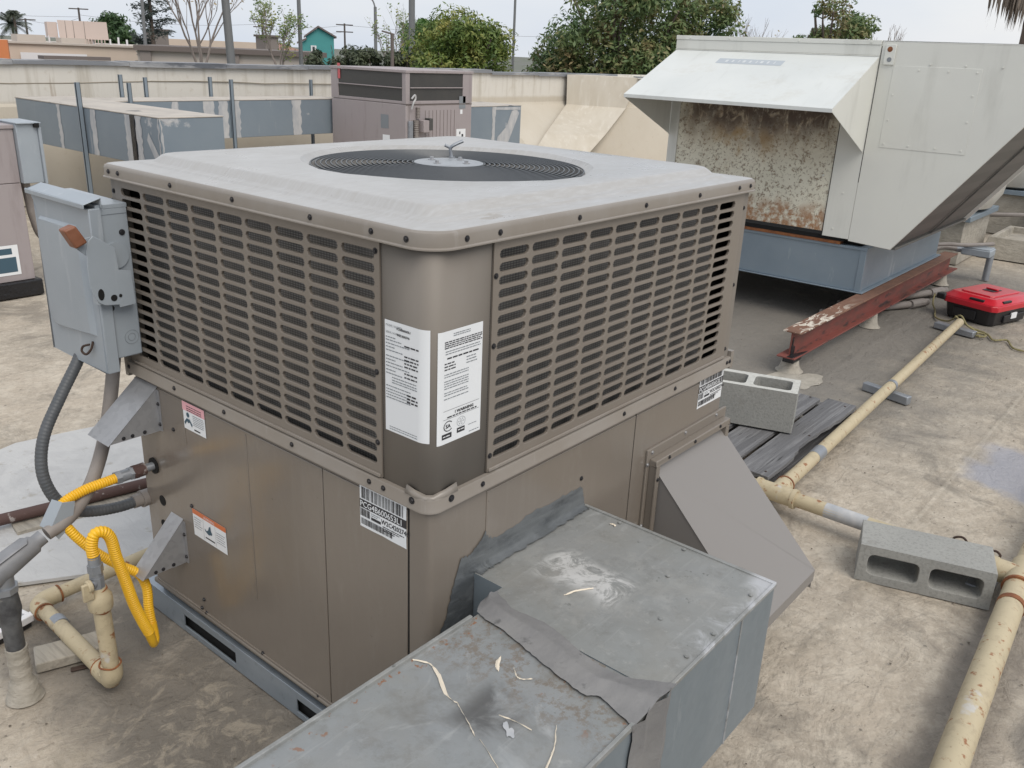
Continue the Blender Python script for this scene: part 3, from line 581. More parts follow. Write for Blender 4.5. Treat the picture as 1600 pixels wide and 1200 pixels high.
for k in range(4):
    a0 = 90 * k + 20; L0 = []
    for rr0 in (.07, .15, .25, .335):
        wd = 24 + rr0 * 60; L0.append([Vector((FC[0] + rr0 * math.cos(R(a0 + wd * (j / 6 - .5))), FC[1] + rr0 * math.sin(R(a0 + wd * (j / 6 - .5))), ZT - .085 + .05 * (j / 6 - .5) + .006 * math.sin(j))) for j in range(7)])
    b.loops(L0, closed=False)
b.cyl((FC[0], FC[1], ZT - .13), (FC[0], FC[1], ZT - .02), .07, n=24)
b.build('fan_blades', 'blade', U, solid=.002)
b = B(); b.lathe((FC[0], FC[1], 0), [(FR + .01, ZT - .2), (FR + .004, ZT - .2), (FR - .006, ZT - .02), (FR + .004, ZT - .02)], 48)
b.build('fan_shroud', 'black', U)
b = B()
b.tube(spline([(.742, .655, zg - .006), (.744, .660, zg + .010), (.742, .662, zg + .030), (.748, .655, zg + .040), (.770, .640, zg + .052)], 4), .0048, 8)
b.tube([(.744, .662, zg + .032), (.730, .672, zg + .040)], .0045, 8)
b.cyl((.742, .655, zg - .002), (.742, .655, zg + .008), .010, n=10)
b.build('guard_clip', 'steel', U)
# screws
zs = 1.351
for y in (1.145, 1.098, .853, .600, .330, .148, .053): screw('screw', (-e, y, zs), (-1, 0, 0), U)
for x in (.079, .174, .437, .708, .972, 1.200, 1.269): screw('screw', (x, -e, zs), (0, -1, 0), U)
for y in (1.165, .932, .704, .433, .169, .125): screw('screw', (-.0105, y, ZM + .019), (-1, 0, 0), U)
for x in (.149, .700, .961, 1.276, 1.294): screw('screw', (x, -.0105, ZM + .019), (0, -1, 0), U)
for y, x in ((.045, None), (None, .055)): screw('screw', (-.0105, .040, ZM + .022) if x is None else (.052, -.0105, ZM + .022), (-1, -.05, 0) if x is None else (-.05, -1, 0), U, r=.0055)
for z in (.911, 1.066, 1.312): screw('screw', (-.003, .1485, z), (-1, 0, 0), U)
for z in (.870, 1.116, 1.262): screw('screw', (.1775, -.003, z), (0, -1, 0), U)
for z in (1.287, 1.06, .86): screw('screw', (1.270, -.0005, z), (0, -1, 0), U)
for z in (1.30, .95): screw('screw', (-.0005, 1.154, z), (-1, 0, 0), U)
for y, z in ((.971, .683), (.897, .174), (.912, .139), (.890, .132), (.620, .134), (.385, .128), (.915, .470)): screw('screw', (-.004, y, z), (-1, 0, 0), U, r=.004)
screw('screw', (.536, -.0025, .686), (0, -1, 0), U)
b = B()
for y, z, r in ((1.074, .427, .016), (1.082, .348, .013)): b.cyl((-.0045, y, z), (.0, y, z), r, n=20)
b.build('knockout_hole', 'black', U)
# base rails
b = B()
def slotted_rail(b, y0, y1, holes, x=-.004):
    z0, z1 = .004, .082; ys = [y0] + [v for h in holes for v in h] + [y1]
    for i in range(0, len(ys), 2): b.box(x, x + .004, ys[i], ys[i + 1], z0, z1)
    for h in holes: b.box(x, x + .004, h[0], h[1], z0, z0 + .018); b.box(x, x + .004, h[0], h[1], z1 - .020, z1)
slotted_rail(b, .03, 1.245, [(.27, .48), (.757, 1.022), (1.203, 1.228)])
b.box(-.004, .034, .03, 1.245, .082, .086); b.box(.0, .05, .03, 1.245, .004, .006)
b.box(-.004, .06, 1.241, 1.245, .004, .082)
b.build('base_rail', 'rail', U, bevel=.0025)
b = B(); b.box(.012, .016, .04, 1.16, .006, .118); b.build('base_rail', 'black', U)
b = B(); b.box(.02, D_ - .01, .0, .006, .004, .118); b.box(D_ - .01, D_ - .004, .0, W_, .004, .118); b.box(.02, D_ - .01, W_ - .01, W_, .004, .118); b.build('base_rail', 'rail', U)
b = B(); b.loops([[Vector((x, y, z)) for x, z in ((-.006, .112), (-.0075, .118), (-.006, .126), (.002, .128))] for y in (.03, W_ + .002)], closed=False); b.build('base_trim', 'post', U, solid=.002)
# corner brackets (small galvanised hoods)
def wedge(y0, y1, zt, zb, tip, name='corner_bracket'):
    b = B(); a = [(-.004, zt), (-.004, zb), (-tip, zb)]
    for y in (y0, y1): b.prism([(x, y, z) for x, z in a], (0, .002 if y == y0 else -.002, 0))
    b.prism([(-.003, y0 - .002, zt + .002), (-.003, y1 + .002, zt + .002), (-tip - .004, y1 + .002, zb - .002), (-tip - .004, y0 - .002, zb - .002)], (.0014, 0, .0014))
    b.box(-.006, -.0032, y0 - .012, y0 + .002, zb, zt - .005); b.box(-tip * .35, -.004, y0, y0 + .02, zb - .002, zb)
    o = b.build(name, 'bracket', U, bevel=.0008)
    for z in (zt - .045, zb + .02): screw('screw', (-.006, y0 - .006, z), (-1, 0, 0), o, r=.0038)
    for x in (-.05, -.085, -.11): screw('screw', (x * tip / .15, y0 - .0005, zb + .008), (0, -1, 0), o, r=.0036)
wedge(1.040, 1.150, .785, .660, .150); wedge(.972, 1.030, .405, .268, .135)
# gas stub and grommet
b = B(); b.cyl((-.008, 1.099, .531), (-.002, 1.099, .531), .024, n=24); b.build('grommet', 'black', U)
# economizer hood on the right face
H = B()
H.box(.848, 1.318, -.010, -.002, .16, .660); H.build('hood_frame', 'taupe', U, bevel=.002)
H = B()
for x0, x1, z0, z1 in ((.862, 1.308, .612, .630), (.862, .885, .17, .612), (1.288, 1.308, .17, .612)): H.box(x0, x1, -.034, -.009, z0, z1)
H.build('hood_frame', 'taupe', U, bevel=.003)
H = B()
s3 = [(-.012, .592), (-.375, .225), (-.375, .165), (-.012, .165)]
for x, d in ((.892, .002), (1.298, -.002)): H.prism([(x, y, z) for y, z in s3], (d, 0, 0))
H.prism([(.890, -.010, .5955), (1.300, -.010, .5955), (1.300, -.378, .2275), (.890, -.378, .2275)], (0, .0015, -.0015))
H.box(.890, 1.300, -.378, -.375, .190, .2275)
H.build('rain_hood', 'hood', U, bevel=.0005, seg=1, smooth=0)
for x, z in ((.852, .616), (.852, .422), (.852, .27), (.872, .648), (1.059, .650), (1.252, .650)): screw('screw', (x, -.010, z), (0, -1, 0), U, 'zinc', r=.0042)
for x, z in ((.874, .57), (.874, .40), (.93, .622), (1.08, .622), (1.24, .622)): screw('screw', (x, -.034, z), (0, -1, 0), U, r=.004)
# ---- stickers
rnd = random.Random(11)
Ml = lambda y, z, d=.0035: frame((-d, y, z), (0, -1, 0), (0, 0, 1))      # left face: reading direction is -y
Mr = lambda x, z, d=.0032: frame((x, -d, z), (1, 0, 0), (0, 0, 1))
def sheet(b, M, w, h, mi=0, rag=0.0):
    pts = [(0, 0), (w, 0), (w, h), (0, h)]
    if rag:
        pts = [(0, 0)] + [(w * k / 6, rnd.uniform(-rag, rag)) for k in range(1, 6)] + [(w, 0)] + [(w - rnd.uniform(0, rag), h * k / 5) for k in range(1, 5)] + [(w, h), (0, h)]
    b.poly([M @ Vector((x, y, 0)) for x, y in pts], mi)
def asset_tag(M, w, h, s1, s2):
    b = B(); sheet(b, M, w, h, 0, .0014)
    barcode(b, M, .006, w - .008, h * .70, h * .97, rnd, 1, .0021)
    rects(b, M, [(0, h * .47, w, h * .67)], .0005, 1)
    text(b, s1, h * .20, M @ Matrix.Translation((.001, h * .50, .0010)), 0, bold=.0002, sx=w / .143 * .93)
    barcode(b, M, .002, w * .22, h * .27, h * .45, rnd, 1, .0012); greek(b, M, w * .25, w * .44, h * .41, h * .018, rnd); greek(b, M, w * .25, w * .40, h * .365, h * .018, rnd)
    rects(b, M, [(w * .25, h * .27, w * .46, h * .335)], .0006, 1)
    text(b, s2, h * .155, M @ Matrix.Translation((w * .47, h * .31, .0008)), 1, bold=.0003, sx=w / .143 * .92)
    for k in range(3): greek(b, M, w * .5, w * (.95 - .1 * k), h * (.24 - .045 * k), h * .022, rnd, 1)
    barcode(b, M, .004, w * .70, h * .07, h * .22, rnd, 1, .0012)
    return b
asset_tag(Ml(.2085, .692), .1455, .101, 'PCG4B600653L1', 'W2C4202746').build('serial_sticker', ['white', 'ink', 'inkgrey'], U, smooth=0)
asset_tag(Mr(1.126, .702), .153, .105, 'PCG4B600653L1', 'W2C4202746').build('serial_sticker', ['white', 'ink', 'inkgrey'], U, smooth=0)
# left rating plate, no code square
Mq = Ml(.1255, .948, .0012); b = B(); wq, hq = .117, .234
def bent(w, h, side):
    """plate that bends with the post's corner"""
    n = 8; b = B(); 
    for i in range(n):
        pass
    return b
sheet(b, Mq, .0915, hq)
# bend around the post corner
def curvept(s_, z, d=.0012, r=.034):
    """distance s_ along the left face from y=.1255 toward the corner"""
    y = .1255 - s_
    if y >= r: return Vector((-d, y, z))
    a = (r - y) / r
    return Vector((r - (r + d) * math.cos(a), r - (r + d) * math.sin(a), z))
for i in range(8):
    s0 = .0915 + (wq - .0915) * i / 8; s1 = .0915 + (wq - .0915) * (i + 1) / 8
    b.poly([curvept(s0, .948), curvept(s1, .948), curvept(s1, .948 + hq), curvept(s0, .948 + hq)], 0)
hh = .0028
text(b, 'MODEL NUMBER', .0062, Mq @ Matrix.Translation((.003, .222, .0008)), 2); text(b, 'PCG4B600653L1', .0062, Mq @ Matrix.Translation((.034, .219, .0008)), 1, bold=.0002, sx=.9)
text(b, 'SERIAL NUMBER', .0060, Mq @ Matrix.Translation((.003, .208, .0008)), 2); text(b, 'W2C4202746', .0062, Mq @ Matrix.Translation((.034, .207, .0008)), 1, bold=.0002)
for k, z in enumerate((.199, .193, .186, .179, .172, .160, .153, .146, .139, .131, .124)): greek(b, Mq, .003, .03 + .02 * (k % 3), z, .0020, rnd)
for z in (.189, .168, .161, .154, .147, .133, .125): greek(b, Mq, .055, .094, z, .0030, rnd, 1)
for z in (.117, .111, .106): greek(b, Mq, .020, .090, z, .0020, rnd)
for z in (.097, .090, .084, .078, .072): greek(b, Mq, .003, .072, z, .0020, rnd)
for z in (.089, .082, .075): greek(b, Mq, .062, .092, z, .0034, rnd, 1)
for z in (.010, .005): greek(b, Mq, .012, .092, z, .0016, rnd)
b.build('rating_plate', ['white', 'ink', 'inkgrey'], U, smooth=0)
# right plate with certification marks
b = B(); wr, x1_ = .122, .145; Mw = Mr(.067, .941, .0012)
b.poly([(.034, -.0012, .941), (x1_, -.0012, .941), (x1_, -.0012, 1.176), (.034, -.0012, 1.176)], 0)
def curvr(x, z, d=.0012, r=.034):
    if x >= r: return Vector((x, -d, z))
    a = (r - x) / r; return Vector((r - (r + d) * math.sin(a), r - (r + d) * math.cos(a), z))
for i in range(7):
    a0 = .020 + .014 * i / 7; a1 = .020 + .014 * (i + 1) / 7; b.poly([curvr(a0, .941), curvr(a1, .941), curvr(a1, 1.176), curvr(a0, 1.176)], 0)
Mw = Mr(.053, .941, .0012) @ Matrix.Translation((-.017, 0, 0)) @ Matrix.Diagonal((1.2, 1, 1, 1))
for k, z in enumerate((.226, .222)): greek(b, Mw, .02, .06, z, .0018, rnd)
for z in (.212, .208, .204, .200): greek(b, Mw, .0, .089, z, .0021, rnd, 1)
for z in (.193, .188): greek(b, Mw, .002, .086, z, .0018, rnd)
for z in (.178,): greek(b, Mw, .006, .082, z, .003, rnd, 1)
for z in (.168, .162, .156): greek(b, Mw, .0, .026, z, .0024, rnd, 1); greek(b, Mw, .052, .078, z + .002, .0020, rnd)
for z in (.146, .141, .132, .127, .122, .117, .108, .103, .095): greek(b, Mw, .0, .058, z, .0019, rnd)
rects(b, Mw, [(-.001, .0705, .086, .0711), (-.001, .0520, .086, .0526)])
text(b, '! WARNING', .0085, Mw @ Matrix.Translation((.026, .060, .0008)), 1, bold=.0003); greek(b, Mw, .008, .080, .0545, .0026, rnd, 1)
# CSA mark
def ring(b, M, cx, cy, r0, r1, a0=0, a1=360, n=24, mi=1, z=.0007):
    for k in range(n):
        p, q = R(a0 + (a1 - a0) * k / n), R(a0 + (a1 - a0) * (k + 1) / n)
        b.poly([M @ Vector((cx + r * math.cos(t), cy + r * math.sin(t), z)) for r, t in ((r0, p), (r0, q), (r1, q), (r1, p))], mi)
ring(b, Mw, .011, .037, .0095, .0112, 40, 320); text(b, 'SA', .0115, Mw @ Matrix.Translation((.0045, .0332, .0008)), 1, bold=.0003, sx=.9)
ring(b, Mw, .042, .037, .0098, .0104, mi=2); ring(b, Mw, .042, .037, .0020, .0026, mi=2)
for k in range(6): ring(b, Mw, .042 + .006 * math.cos(k), .037 + .006 * math.sin(k), .0008, .0014, n=8, mi=2)
rects(b, Mw, [(-.004, .011, .019, .022), (.032, .014, .051, .0245)]); greek(b, Mw, -.002, .017, .0155, .002, rnd, 0, .0012); greek(b, Mw, .034, .049, .019, .002, rnd, 0, .0012)
greek(b, Mw, .06, .082, .022, .0014, rnd); greek(b, Mw, .062, .088, .006, .0016, rnd)
b.build('certification_plate', ['white', 'ink', 'inkgrey'], U, smooth=0)
# warning stickers on the lower left panel
Mz = Ml(.912, .708, .0042); b = B(); w1, h1 = .104, .078
sheet(b, Mz, w1, h1); rects(b, Mz, [(0, h1 * .68, w1, h1)], .0004, 3)
for z in (.86, .78, .71): greek(b, Mz, .02, .09, h1 * z, .0022, rnd, 1, .0008)
for k in range(6): greek(b, Mz, .047, .098, .046 - k * .0052, .0018, rnd)
ring(b, Mz, .024, .043, 0, .007, mi=4); ring(b, Mz, .024, .026, 0, .006, mi=4)
for sx_ in (-1, 1): b.poly([Mz @ Vector(p) for p in ((.024 + sx_ * .005, .034, .0009), (.024 + sx_ * .019, .019, .0009), (.024 + sx_ * .016, .012, .0009), (.024 + sx_ * .004, .027, .0009))], 4)
rects(b, Mz, [(.05, .006, .078, .010)], .0006, 1)
b.build('warning_sticker', ['white', 'ink', 'inkgrey', 'pink', 'inkblue'], U, smooth=0)['label'] = 'sticker with pink header and pictogram'
Mz = Ml(.913, .382, .0042); b = B(); w1, h1 = .160, .083
sheet(b, Mz, w1, h1); rects(b, Mz, [(0, h1 * .82, w1, h1)], .0004, 3); text(b, 'WARNING', .011, Mz @ Matrix.Translation((.054, h1 * .85, .0008)), 0)
rects(b, Mz, [(.0505, .004, .0512, h1 * .8), (.108, .004, .1086, h1 * .8)])
for k in range(5): greek(b, Mz, .006, .044 - .004 * (k % 3), .057 - k * .0075, .0019, rnd); greek(b, Mz, .113, .154 - .004 * (k % 2), .050 - k * .0072, .0019, rnd)
b.poly([Mz @ Vector((.055 + x * .001, .014 + y * .001, .0009)) for x, y in ((2, 28), (10, 22), (18, 27), (24, 40), (30, 43), (32, 30), (37, 24), (36, 18), (28, 16), (20, 13), (10, 17), (4, 20))], 4)
rects(b, Mz, [(.058, .012, .103, .016)], .0007, 1)
b.build('warning_sticker', ['white', 'ink', 'inkgrey', 'orange', 'inkblue'], U, smooth=0)['label'] = 'sticker with orange header and hand pictogram'
# ================================================================ near ducts
DZ = .600
N = thing('supply_duct', 'galvanised duct joined to the right face of the big unit, patched with pale smears', 'duct', (.33, -.26, 0), 'ducts in front of the big unit')
def wobbox(b, x0, x1, y0, y1, z0, z1, nx, ny, amp, seed, mtop=0, mside=1):
    """sheet-metal box whose panels are slightly dented"""
    top = [[Vector((x0 + (x1 - x0) * i / nx, y0 + (y1 - y0) * j / ny, z1 + (amp * mn.noise(Vector((i * .45 + seed, j * .45, seed))) * min(1, 4 * min(i, nx - i) / nx) * min(1, 4 * min(j, ny - j) / ny)))) for j in range(ny + 1)] for i in range(nx + 1)]
    v = [[b.bm.verts.new(p) for p in r_] for r_ in top]
    for i in range(nx):
        for j in range(ny): b.face([v[i][j], v[i + 1][j], v[i + 1][j + 1], v[i][j + 1]], mtop)
    for (p, q) in (((x0, y0), (x1, y0)), ((x1, y0), (x1, y1)), ((x1, y1), (x0, y1)), ((x0, y1), (x0, y0))):
        b.poly([(p[0], p[1], z0), (q[0], q[1], z0), (q[0], q[1], z1), (p[0], p[1], z1)], mside)
    b.poly([(x0, y0, z0), (x1, y0, z0), (x1, y1, z0), (x0, y1, z0)], mside)
b = B(); wobbox(b, .075, .562, -.520, -.088, .262, DZ, 24, 22, .006, 3); wobbox(b, .135, .562, -.088, -.001, .262, DZ, 20, 4, .0, 3)
b.build('duct_body', ['duct', 'ductside'], N, smooth=30, bevel=.0018)
b = B()
b.box(.3975, .4005, -.5232, -.519, .264, DZ - .003)
b.box(.556, .5655, -.5215, -.002, DZ - .004, DZ + .0035); b.box(.09, .562, -.5235, -.5155, DZ - .006, DZ + .003)
b.build('standing_seam', 'duct', N, bevel=.0012)
for x, y in ((.30, -.505), (.48, -.50), (.545, -.30), (.545, -.12), (.36, -.02), (.20, -.50), (.42, -.33), (.27, -.40)): screw('screw', (x, y, DZ + .003), (0, 0, 1), N, 'duct', r=.0034, h=.0022)
def blob(b, cx, cy, rx, ry, z, seed, n=30, rot=0, mi=None, jag=.35):
    q = random.Random(seed); pts = []
    ph = [q.uniform(0, 6.28) for _ in range(4)]
    for k in range(n):
        a = 2 * math.pi * k / n; f = 1 + jag * (.5 * math.sin(2 * a + ph[0]) + .35 * math.sin(3 * a + ph[1]) + .3 * math.sin(5 * a + ph[2])) + q.uniform(-.1, .1)
        x, y = rx * f * math.cos(a), ry * f * math.sin(a); c_, s_ = math.cos(rot), math.sin(rot)
        pts.append((cx + x * c_ - y * s_, cy + x * s_ + y * c_, z))
    b.poly(pts, mi)
b = B()
def crack(b, pts, r0=.0030, z=DZ):
    p = spline([(x, y, z) for x, y in pts], 6); n = len(p)
    q = random.Random(int(pts[0][0] * 1e4)); b.loops([[v + Vector((q.uniform(-.001, .001), q.uniform(-1, 1) * .001 + sg * r0 * (1 - abs(2 * i / n - 1) ** 2 + .15), .0042 if sg == 0 else .0022)) for sg in (-1, 0, 1)] for i, v in enumerate(p)], closed=False)
crack(b, [(.20, -.205), (.235, -.215), (.265, -.235)], .0028); crack(b, [(.52, -.12), (.528, -.115), (.522, -.105)], .004)
b.build('caulk_crust', 'crust', N, smooth=0)
b = B()   # dark mastic smeared between cabinet and duct
mo = [(.012, .30), (.016, .42), (.027, .479), (.034, .497), (.055, .528), (.066, .581), (.080, .615), (.096, .656), (.120, .650), (.148, .665), (.160, .672), (.172, .687), (.186, .668), (.202, .658), (.269, .660), (.339, .669), (.439, .667), (.50, .664), (.534, .662), (.545, .655), (.552, .630), (.562, .600)]
mi_ = [(.132, .30), (.132, .42), (.132, .479), (.133, .50), (.133, .53), (.134, .57), (.136, .595), (.142, .602), (.150, .604), (.158, .604), (.166, .604), (.176, .604), (.188, .604), (.205, .604), (.269, .604), (.339, .604), (.439, .604), (.50, .604), (.53, .604), (.540, .604), (.548, .603), (.560, .594)]
def dense(L_, n=6):
    o_ = []
    for (x0, z0), (x1, z1) in zip(L_, L_[1:]):
        for k in range(n): o_.append((x0 + (x1 - x0) * k / n, z0 + (z1 - z0) * k / n))
    return o_ + [L_[-1]]
mo, mi_ = dense(mo), dense(mi_); q_ = random.Random(14)
jg = [q_.uniform(-.0045, .0035) for _ in mo]; j2 = [q_.uniform(-.006, .002) for _ in mo]
b.loops([[Vector((x + jg[k] * (.8 if z < .6 else .3), -.0029, z + (jg[k] if x > .08 else 0))) for k, (x, z) in enumerate(mo)], [Vector((x + (p - x) * .35, -.0048, z + (r_ - z) * .35)) for (x, z), (p, r_) in zip(mo, mi_)], [Vector((x + (p - x) * .75, -.0068, z + (r_ - z) * .75)) for (x, z), (p, r_) in zip(mo, mi_)], [Vector((p, -.010 if k > 38 else -.006, r_ + .0045)) for k, (p, r_) in enumerate(mi_)], [Vector((p, -.022 + j2[k] if k > 38 else -.008, r_ + .0006)) for k, (p, r_) in enumerate(mi_)]], closed=False)

b.build('mastic_seal', 'mastic', N, smooth=60)
N2 = thing('supply_duct', 'galvanised duct running out of the bottom edge of the photo, with a cream caulk streak', 'duct', (-.6, -.32, 0), 'ducts in front of the big unit')
b = B(); wobbox(b, -2.2, .0742, -.522, -.112, .262, DZ - .002, 60, 14, .012, 9); b.build('duct_body', ['ductb', 'ductside'], N2, smooth=30, bevel=.0018)
b = B(); b.box(-2.2, .01, -.116, -.1075, DZ - .010, DZ + .006); b.box(-2.2, .02, -.5255, -.517, DZ - .008, DZ + .0035); b.build('standing_seam', 'duct', N2, bevel=.0015)
b = B()
crack(b, [(-.163, -.120), (-.150, -.150), (-.158, -.180), (-.190, -.235), (-.192, -.265)], .0062, DZ - .002); crack(b, [(-.192, -.262), (-.215, -.31), (-.232, -.34)], .0016, DZ - .002)
crack(b, [(-.23, -.35), (-.262, -.42), (-.31, -.475), (-.33, -.51)], .0014, DZ - .002); crack(b, [(-.118, -.425), (-.165, -.455), (-.22, -.475), (-.29, -.49)], .0016, DZ - .002)
crack(b, [(-.042, -.235), (-.064, -.245), (-.078, -.258)], .0045, DZ - .002); crack(b, [(-.052, -.275), (-.068, -.30), (-.052, -.32)], .0012, DZ - .002)
crack(b, [(-.166, -.335), (-.158, -.365), (-.155, -.40)], .0018, DZ - .002); crack(b, [(-.385, -.298), (-.408, -.306), (-.43, -.325), (-.46, -.325)], .006, DZ - .002)
b.build('caulk_crust', 'crust', N2, smooth=0)
b = B(); blob(b, -.182, -.372, .018, .007, DZ + .0008, 31, rot=.9, jag=.6); b.build('sealant_smear', 'sealwhite', N2, smooth=0)
b = B(); blob(b, -.40, -.225, .0065, .0055, DZ + .001, 44, jag=.1); b.build('tar_spot', 'mastic', N2, smooth=0)
b = B()   # flashing tape over the joint (one strip, top and side)
q_ = random.Random(5); nL = 26
top_ = [(.118, -.092), (.108, -.102), (.100, -.125), (.088, -.162), (.096, -.232), (.084, -.292), (.068, -.353), (.062, -.412), (.070, -.449), (.094, -.490), (.118, -.527)]
low_ = [(.060, -.092), (.035, -.105), (.024, -.13), (.020, -.19), (.006, -.25), (-.004, -.30), (-.018, -.370), (-.024, -.416), (-.010, -.442), (-.022, -.490), (-.032, -.527)]
tp_ = spline([(x, y, DZ + .003) for x, y in top_], 5); lo_ = spline([(x, y, DZ + .003) for x, y in low_], 5)
q_ = random.Random(5)
def mixp(t, h): return [Vector((a_.x * (1 - t) + b_.x * t, a_.y * (1 - t) + b_.y * t, DZ + h + q_.uniform(-.0006, .0006))) for a_, b_ in zip(lo_, tp_)]
b.loops([[v + Vector((q_.uniform(-.0015, .0015), 0, 0)) for v in lo_], mixp(.12, .0042), mixp(.38, .006), mixp(.50, .012), mixp(.58, .012), mixp(.72, .006), mixp(.9, .0042), [v + Vector((q_.uniform(-.0015, .0015), 0, 0)) for v in tp_]], closed=False)
tn = b.build('flashing_tape', 'tape', N2, smooth=60)
b = B()
b.loops([[Vector((x + .004 * math.sin(z * 60 + x * 40), -.5262 if i in (0, 4) else (-.535 if i in (1, 3) else -.522), z)) for i, x in enumerate((-.035, -.005, .030, .066, .095))] for z in [.262 + .0345 * k for k in range(11)]], closed=False)
b.build('flashing_tape', 'tape', N2, smooth=60)
# ================================================================ disconnect switch
S = thing('disconnect_switch', 'grey electrical disconnect box with brown lever grip on the left corner of the big unit', 'electrical box', (-.05, 1.22, .85))
b = B(); b.box(-.088, -.0035, 1.090, 1.385, .872, 1.268); b.build('enclosure', 'elecgrey', S, bevel=.004)
b = B(); b.box(-.086, -.004, 1.088, 1.388, 1.268, 1.279); b.box(-.078, -.006, 1.0885, 1.0905, 1.253, 1.268); b.build('top_cap', 'elecgrey', S, bevel=.003)
b = B(); b.box(-.106, -.074, 1.083, 1.094, .838, 1.272)
b.box(-.106, -.100, 1.094, 1.396, .838, 1.272); b.box(-.106, -.088, 1.390, 1.396, .838, 1.272); b.box(-.106, -.088, 1.094, 1.390, .838, .843)
dr = b.build('door', 'elecgrey', S, bevel=.003)
b = B(); n_ = [(1.362, 1.220), (1.160, 1.222), (1.128, 1.185), (1.120, .935), (1.345, .915), (1.375, .95), (1.380, 1.18)]
c0 = Vector((-.106, 1.25, 1.07))
b.loops([[Vector((-.1055, y, z)) for y, z in n_], [Vector((-.117, 1.25 + (y - 1.25) * .90, 1.07 + (z - 1.07) * .95)) for y, z in n_], [Vector((-.1175, 1.25 + (y - 1.25) * .86, 1.07 + (z - 1.07) * .92)) for y, z in n_]], closed=True, cap1=True)
b.build('door_boss', 'elecgrey', dr, smooth=50)
b = B(); b.prism([(-.120, 1.076, 1.283), (-.118, 1.402, 1.283), (-.075, 1.402, 1.296), (-.075, 1.076, 1.296)], (0, 0, .003)); b.box(-.121, -.118, 1.076, 1.402, 1.274, 1.286); b.box(-.076, -.073, 1.078, 1.40, 1.272, 1.298)
b.build('drip_lip', 'elecgrey', S, bevel=.002)
pl = [(-.113, 1.211), (-.061, 1.174), (-.058, 1.117), (-.026, 1.110), (-.022, 1.021), (-.066, 1.019), (-.067, 1.027), (-.103, 1.031), (-.118, 1.040), (-.128, 1.057), (-.136, 1.087), (-.137, 1.13), (-.134, 1.175), (-.126, 1.200)]
b = B(); b.prism([(x, 1.060, z) for x, z in pl], (0, .0025, 0)); pt_ = b.build('handle_plate', 'elecgrey', S, bevel=.0012)
b = B(); b.box(-.120, -.030, 1.0625, 1.088, 1.035, 1.10); b.build('plate_standoff', 'elecgrey', pt_)
b = B()
for x, z, rx, rz in ((-.111, 1.061, .008, .015), (-.079, 1.047, .0085, .0085), (-.0615, 1.050, .0042, .0045)):
    b.prism([(x + rx * math.cos(2 * math.pi * k / 16), 1.0590, z + rz * math.sin(2 * math.pi * k / 16)) for k in range(16)], (0, .0008, 0))
b.build('plate_hole', 'black', pt_, smooth=0)
b = B(); b.cyl((-.048, 1.0855, 1.148), (-.048, 1.0895, 1.148), .034, n=28); b.build('pivot_disc', 'elecgrey', S)
b = B(); b.box(-.071, -.060, 1.072, 1.0853, 1.118, 1.152); b.build('pivot_hole', 'black', S, bevel=.003)
b = B(); b.prism([(-.132, 1.066, 1.162), (-.150, 1.066, 1.178), (-.162, 1.066, 1.192), (-.138, 1.066, 1.205), (-.116, 1.066, 1.208)], (0, .004, 0)); lv = b.build('lever', 'elecgrey', S, bevel=.001)
b = B(); b.prism([(-.188, 1.045, 1.234), (-.158, 1.045, 1.244), (-.133, 1.045, 1.199), (-.164, 1.045, 1.186)], (0, .034, 0)); b.build('lever_grip', 'redcap', lv, bevel=.005, seg=3)
for x, z in ((-.083, 1.217), (-.024, 1.205), (-.075, 1.012)): screw('rivet', (x, 1.0895, z), (0, -1, 0), S, r=.0055, h=.002)
b = B()
for r_ in (.019, .010): b.tube([(-.030 + r_ * math.cos(2 * math.pi * k / 24), 1.0896, .925 + r_ * math.sin(2 * math.pi * k / 24)) for k in range(24)], .0008, 5, close=True)
b.build('knockout_ring', 'inkgrey', S)
b = B(); b.tube(spline([(-.108, 1.148, .915), (-.114, 1.150, .895), (-.122, 1.165, .878), (-.126, 1.180, .884), (-.122, 1.178, .897), (-.114, 1.158, .905)], 5), .0032, 8); b.build('hasp_wire', 'rustwire', S)
# ---- conduits on the left
o = thing('electrical_conduit', 'weathered grey conduit bending from the disconnect box down to a cast fitting', 'conduit', (-.445, 1.076, 0), 'conduits left of the big unit')
b = B(); b.tube(spline([(-.030, 1.20, .875), (-.034, 1.20, .835), (-.052, 1.20, .745), (-.085, 1.19, .640), (-.130, 1.165, .560), (-.190, 1.12, .510), (-.262, 1.085, .472), (-.325, 1.078, .452)], 8), .0185, 16); b.build('conduit_tube', 'conduit', o)
b = B()
pa, pb = Vector((-.335, 1.077, .449)), Vector((-.50, 1.070, .375))
dx = (pb - pa).normalized(); up = Vector((0, 0, 1)); sd_ = dx.cross(up).normalized(); up2 = sd_.cross(dx)
def oval(p, a_, b_, n=16): return [p + sd_ * a_ * math.cos(2 * math.pi * k / n) + up2 * b_ * math.sin(2 * math.pi * k / n) for k in range(n)]
b.loops([oval(pa, .020, .020), oval(pa + dx * .022, .020, .020), oval(pa + dx * .028, .025, .027), oval(pa + dx * .15, .027, .034), oval(pa + dx * .19, .024, .028), oval(pa + dx * .20, .012, .016)], cap0=True, cap1=True)
b.build('conduit_body', 'lb', o, smooth=50)
b = B(); b.loops([oval(pa + dx * t_ + up2 * h_, a_, .004) for t_, h_, a_ in ((.030, .024, .004), (.04, .027, .020), (.145, .034, .022), (.165, .033, .008))], cap0=True, cap1=True); b.build('cover_plate', 'lb', o, smooth=50)
b = B(); b.cyl((-.445, 1.076, .395), (-.445, 1.076, .345), .026, .024, 18); b.cyl((-.445, 1.076, .352), (-.445, 1.076, .335), .032, .032, 8); b.build('locknut', 'steel', o, smooth=40)
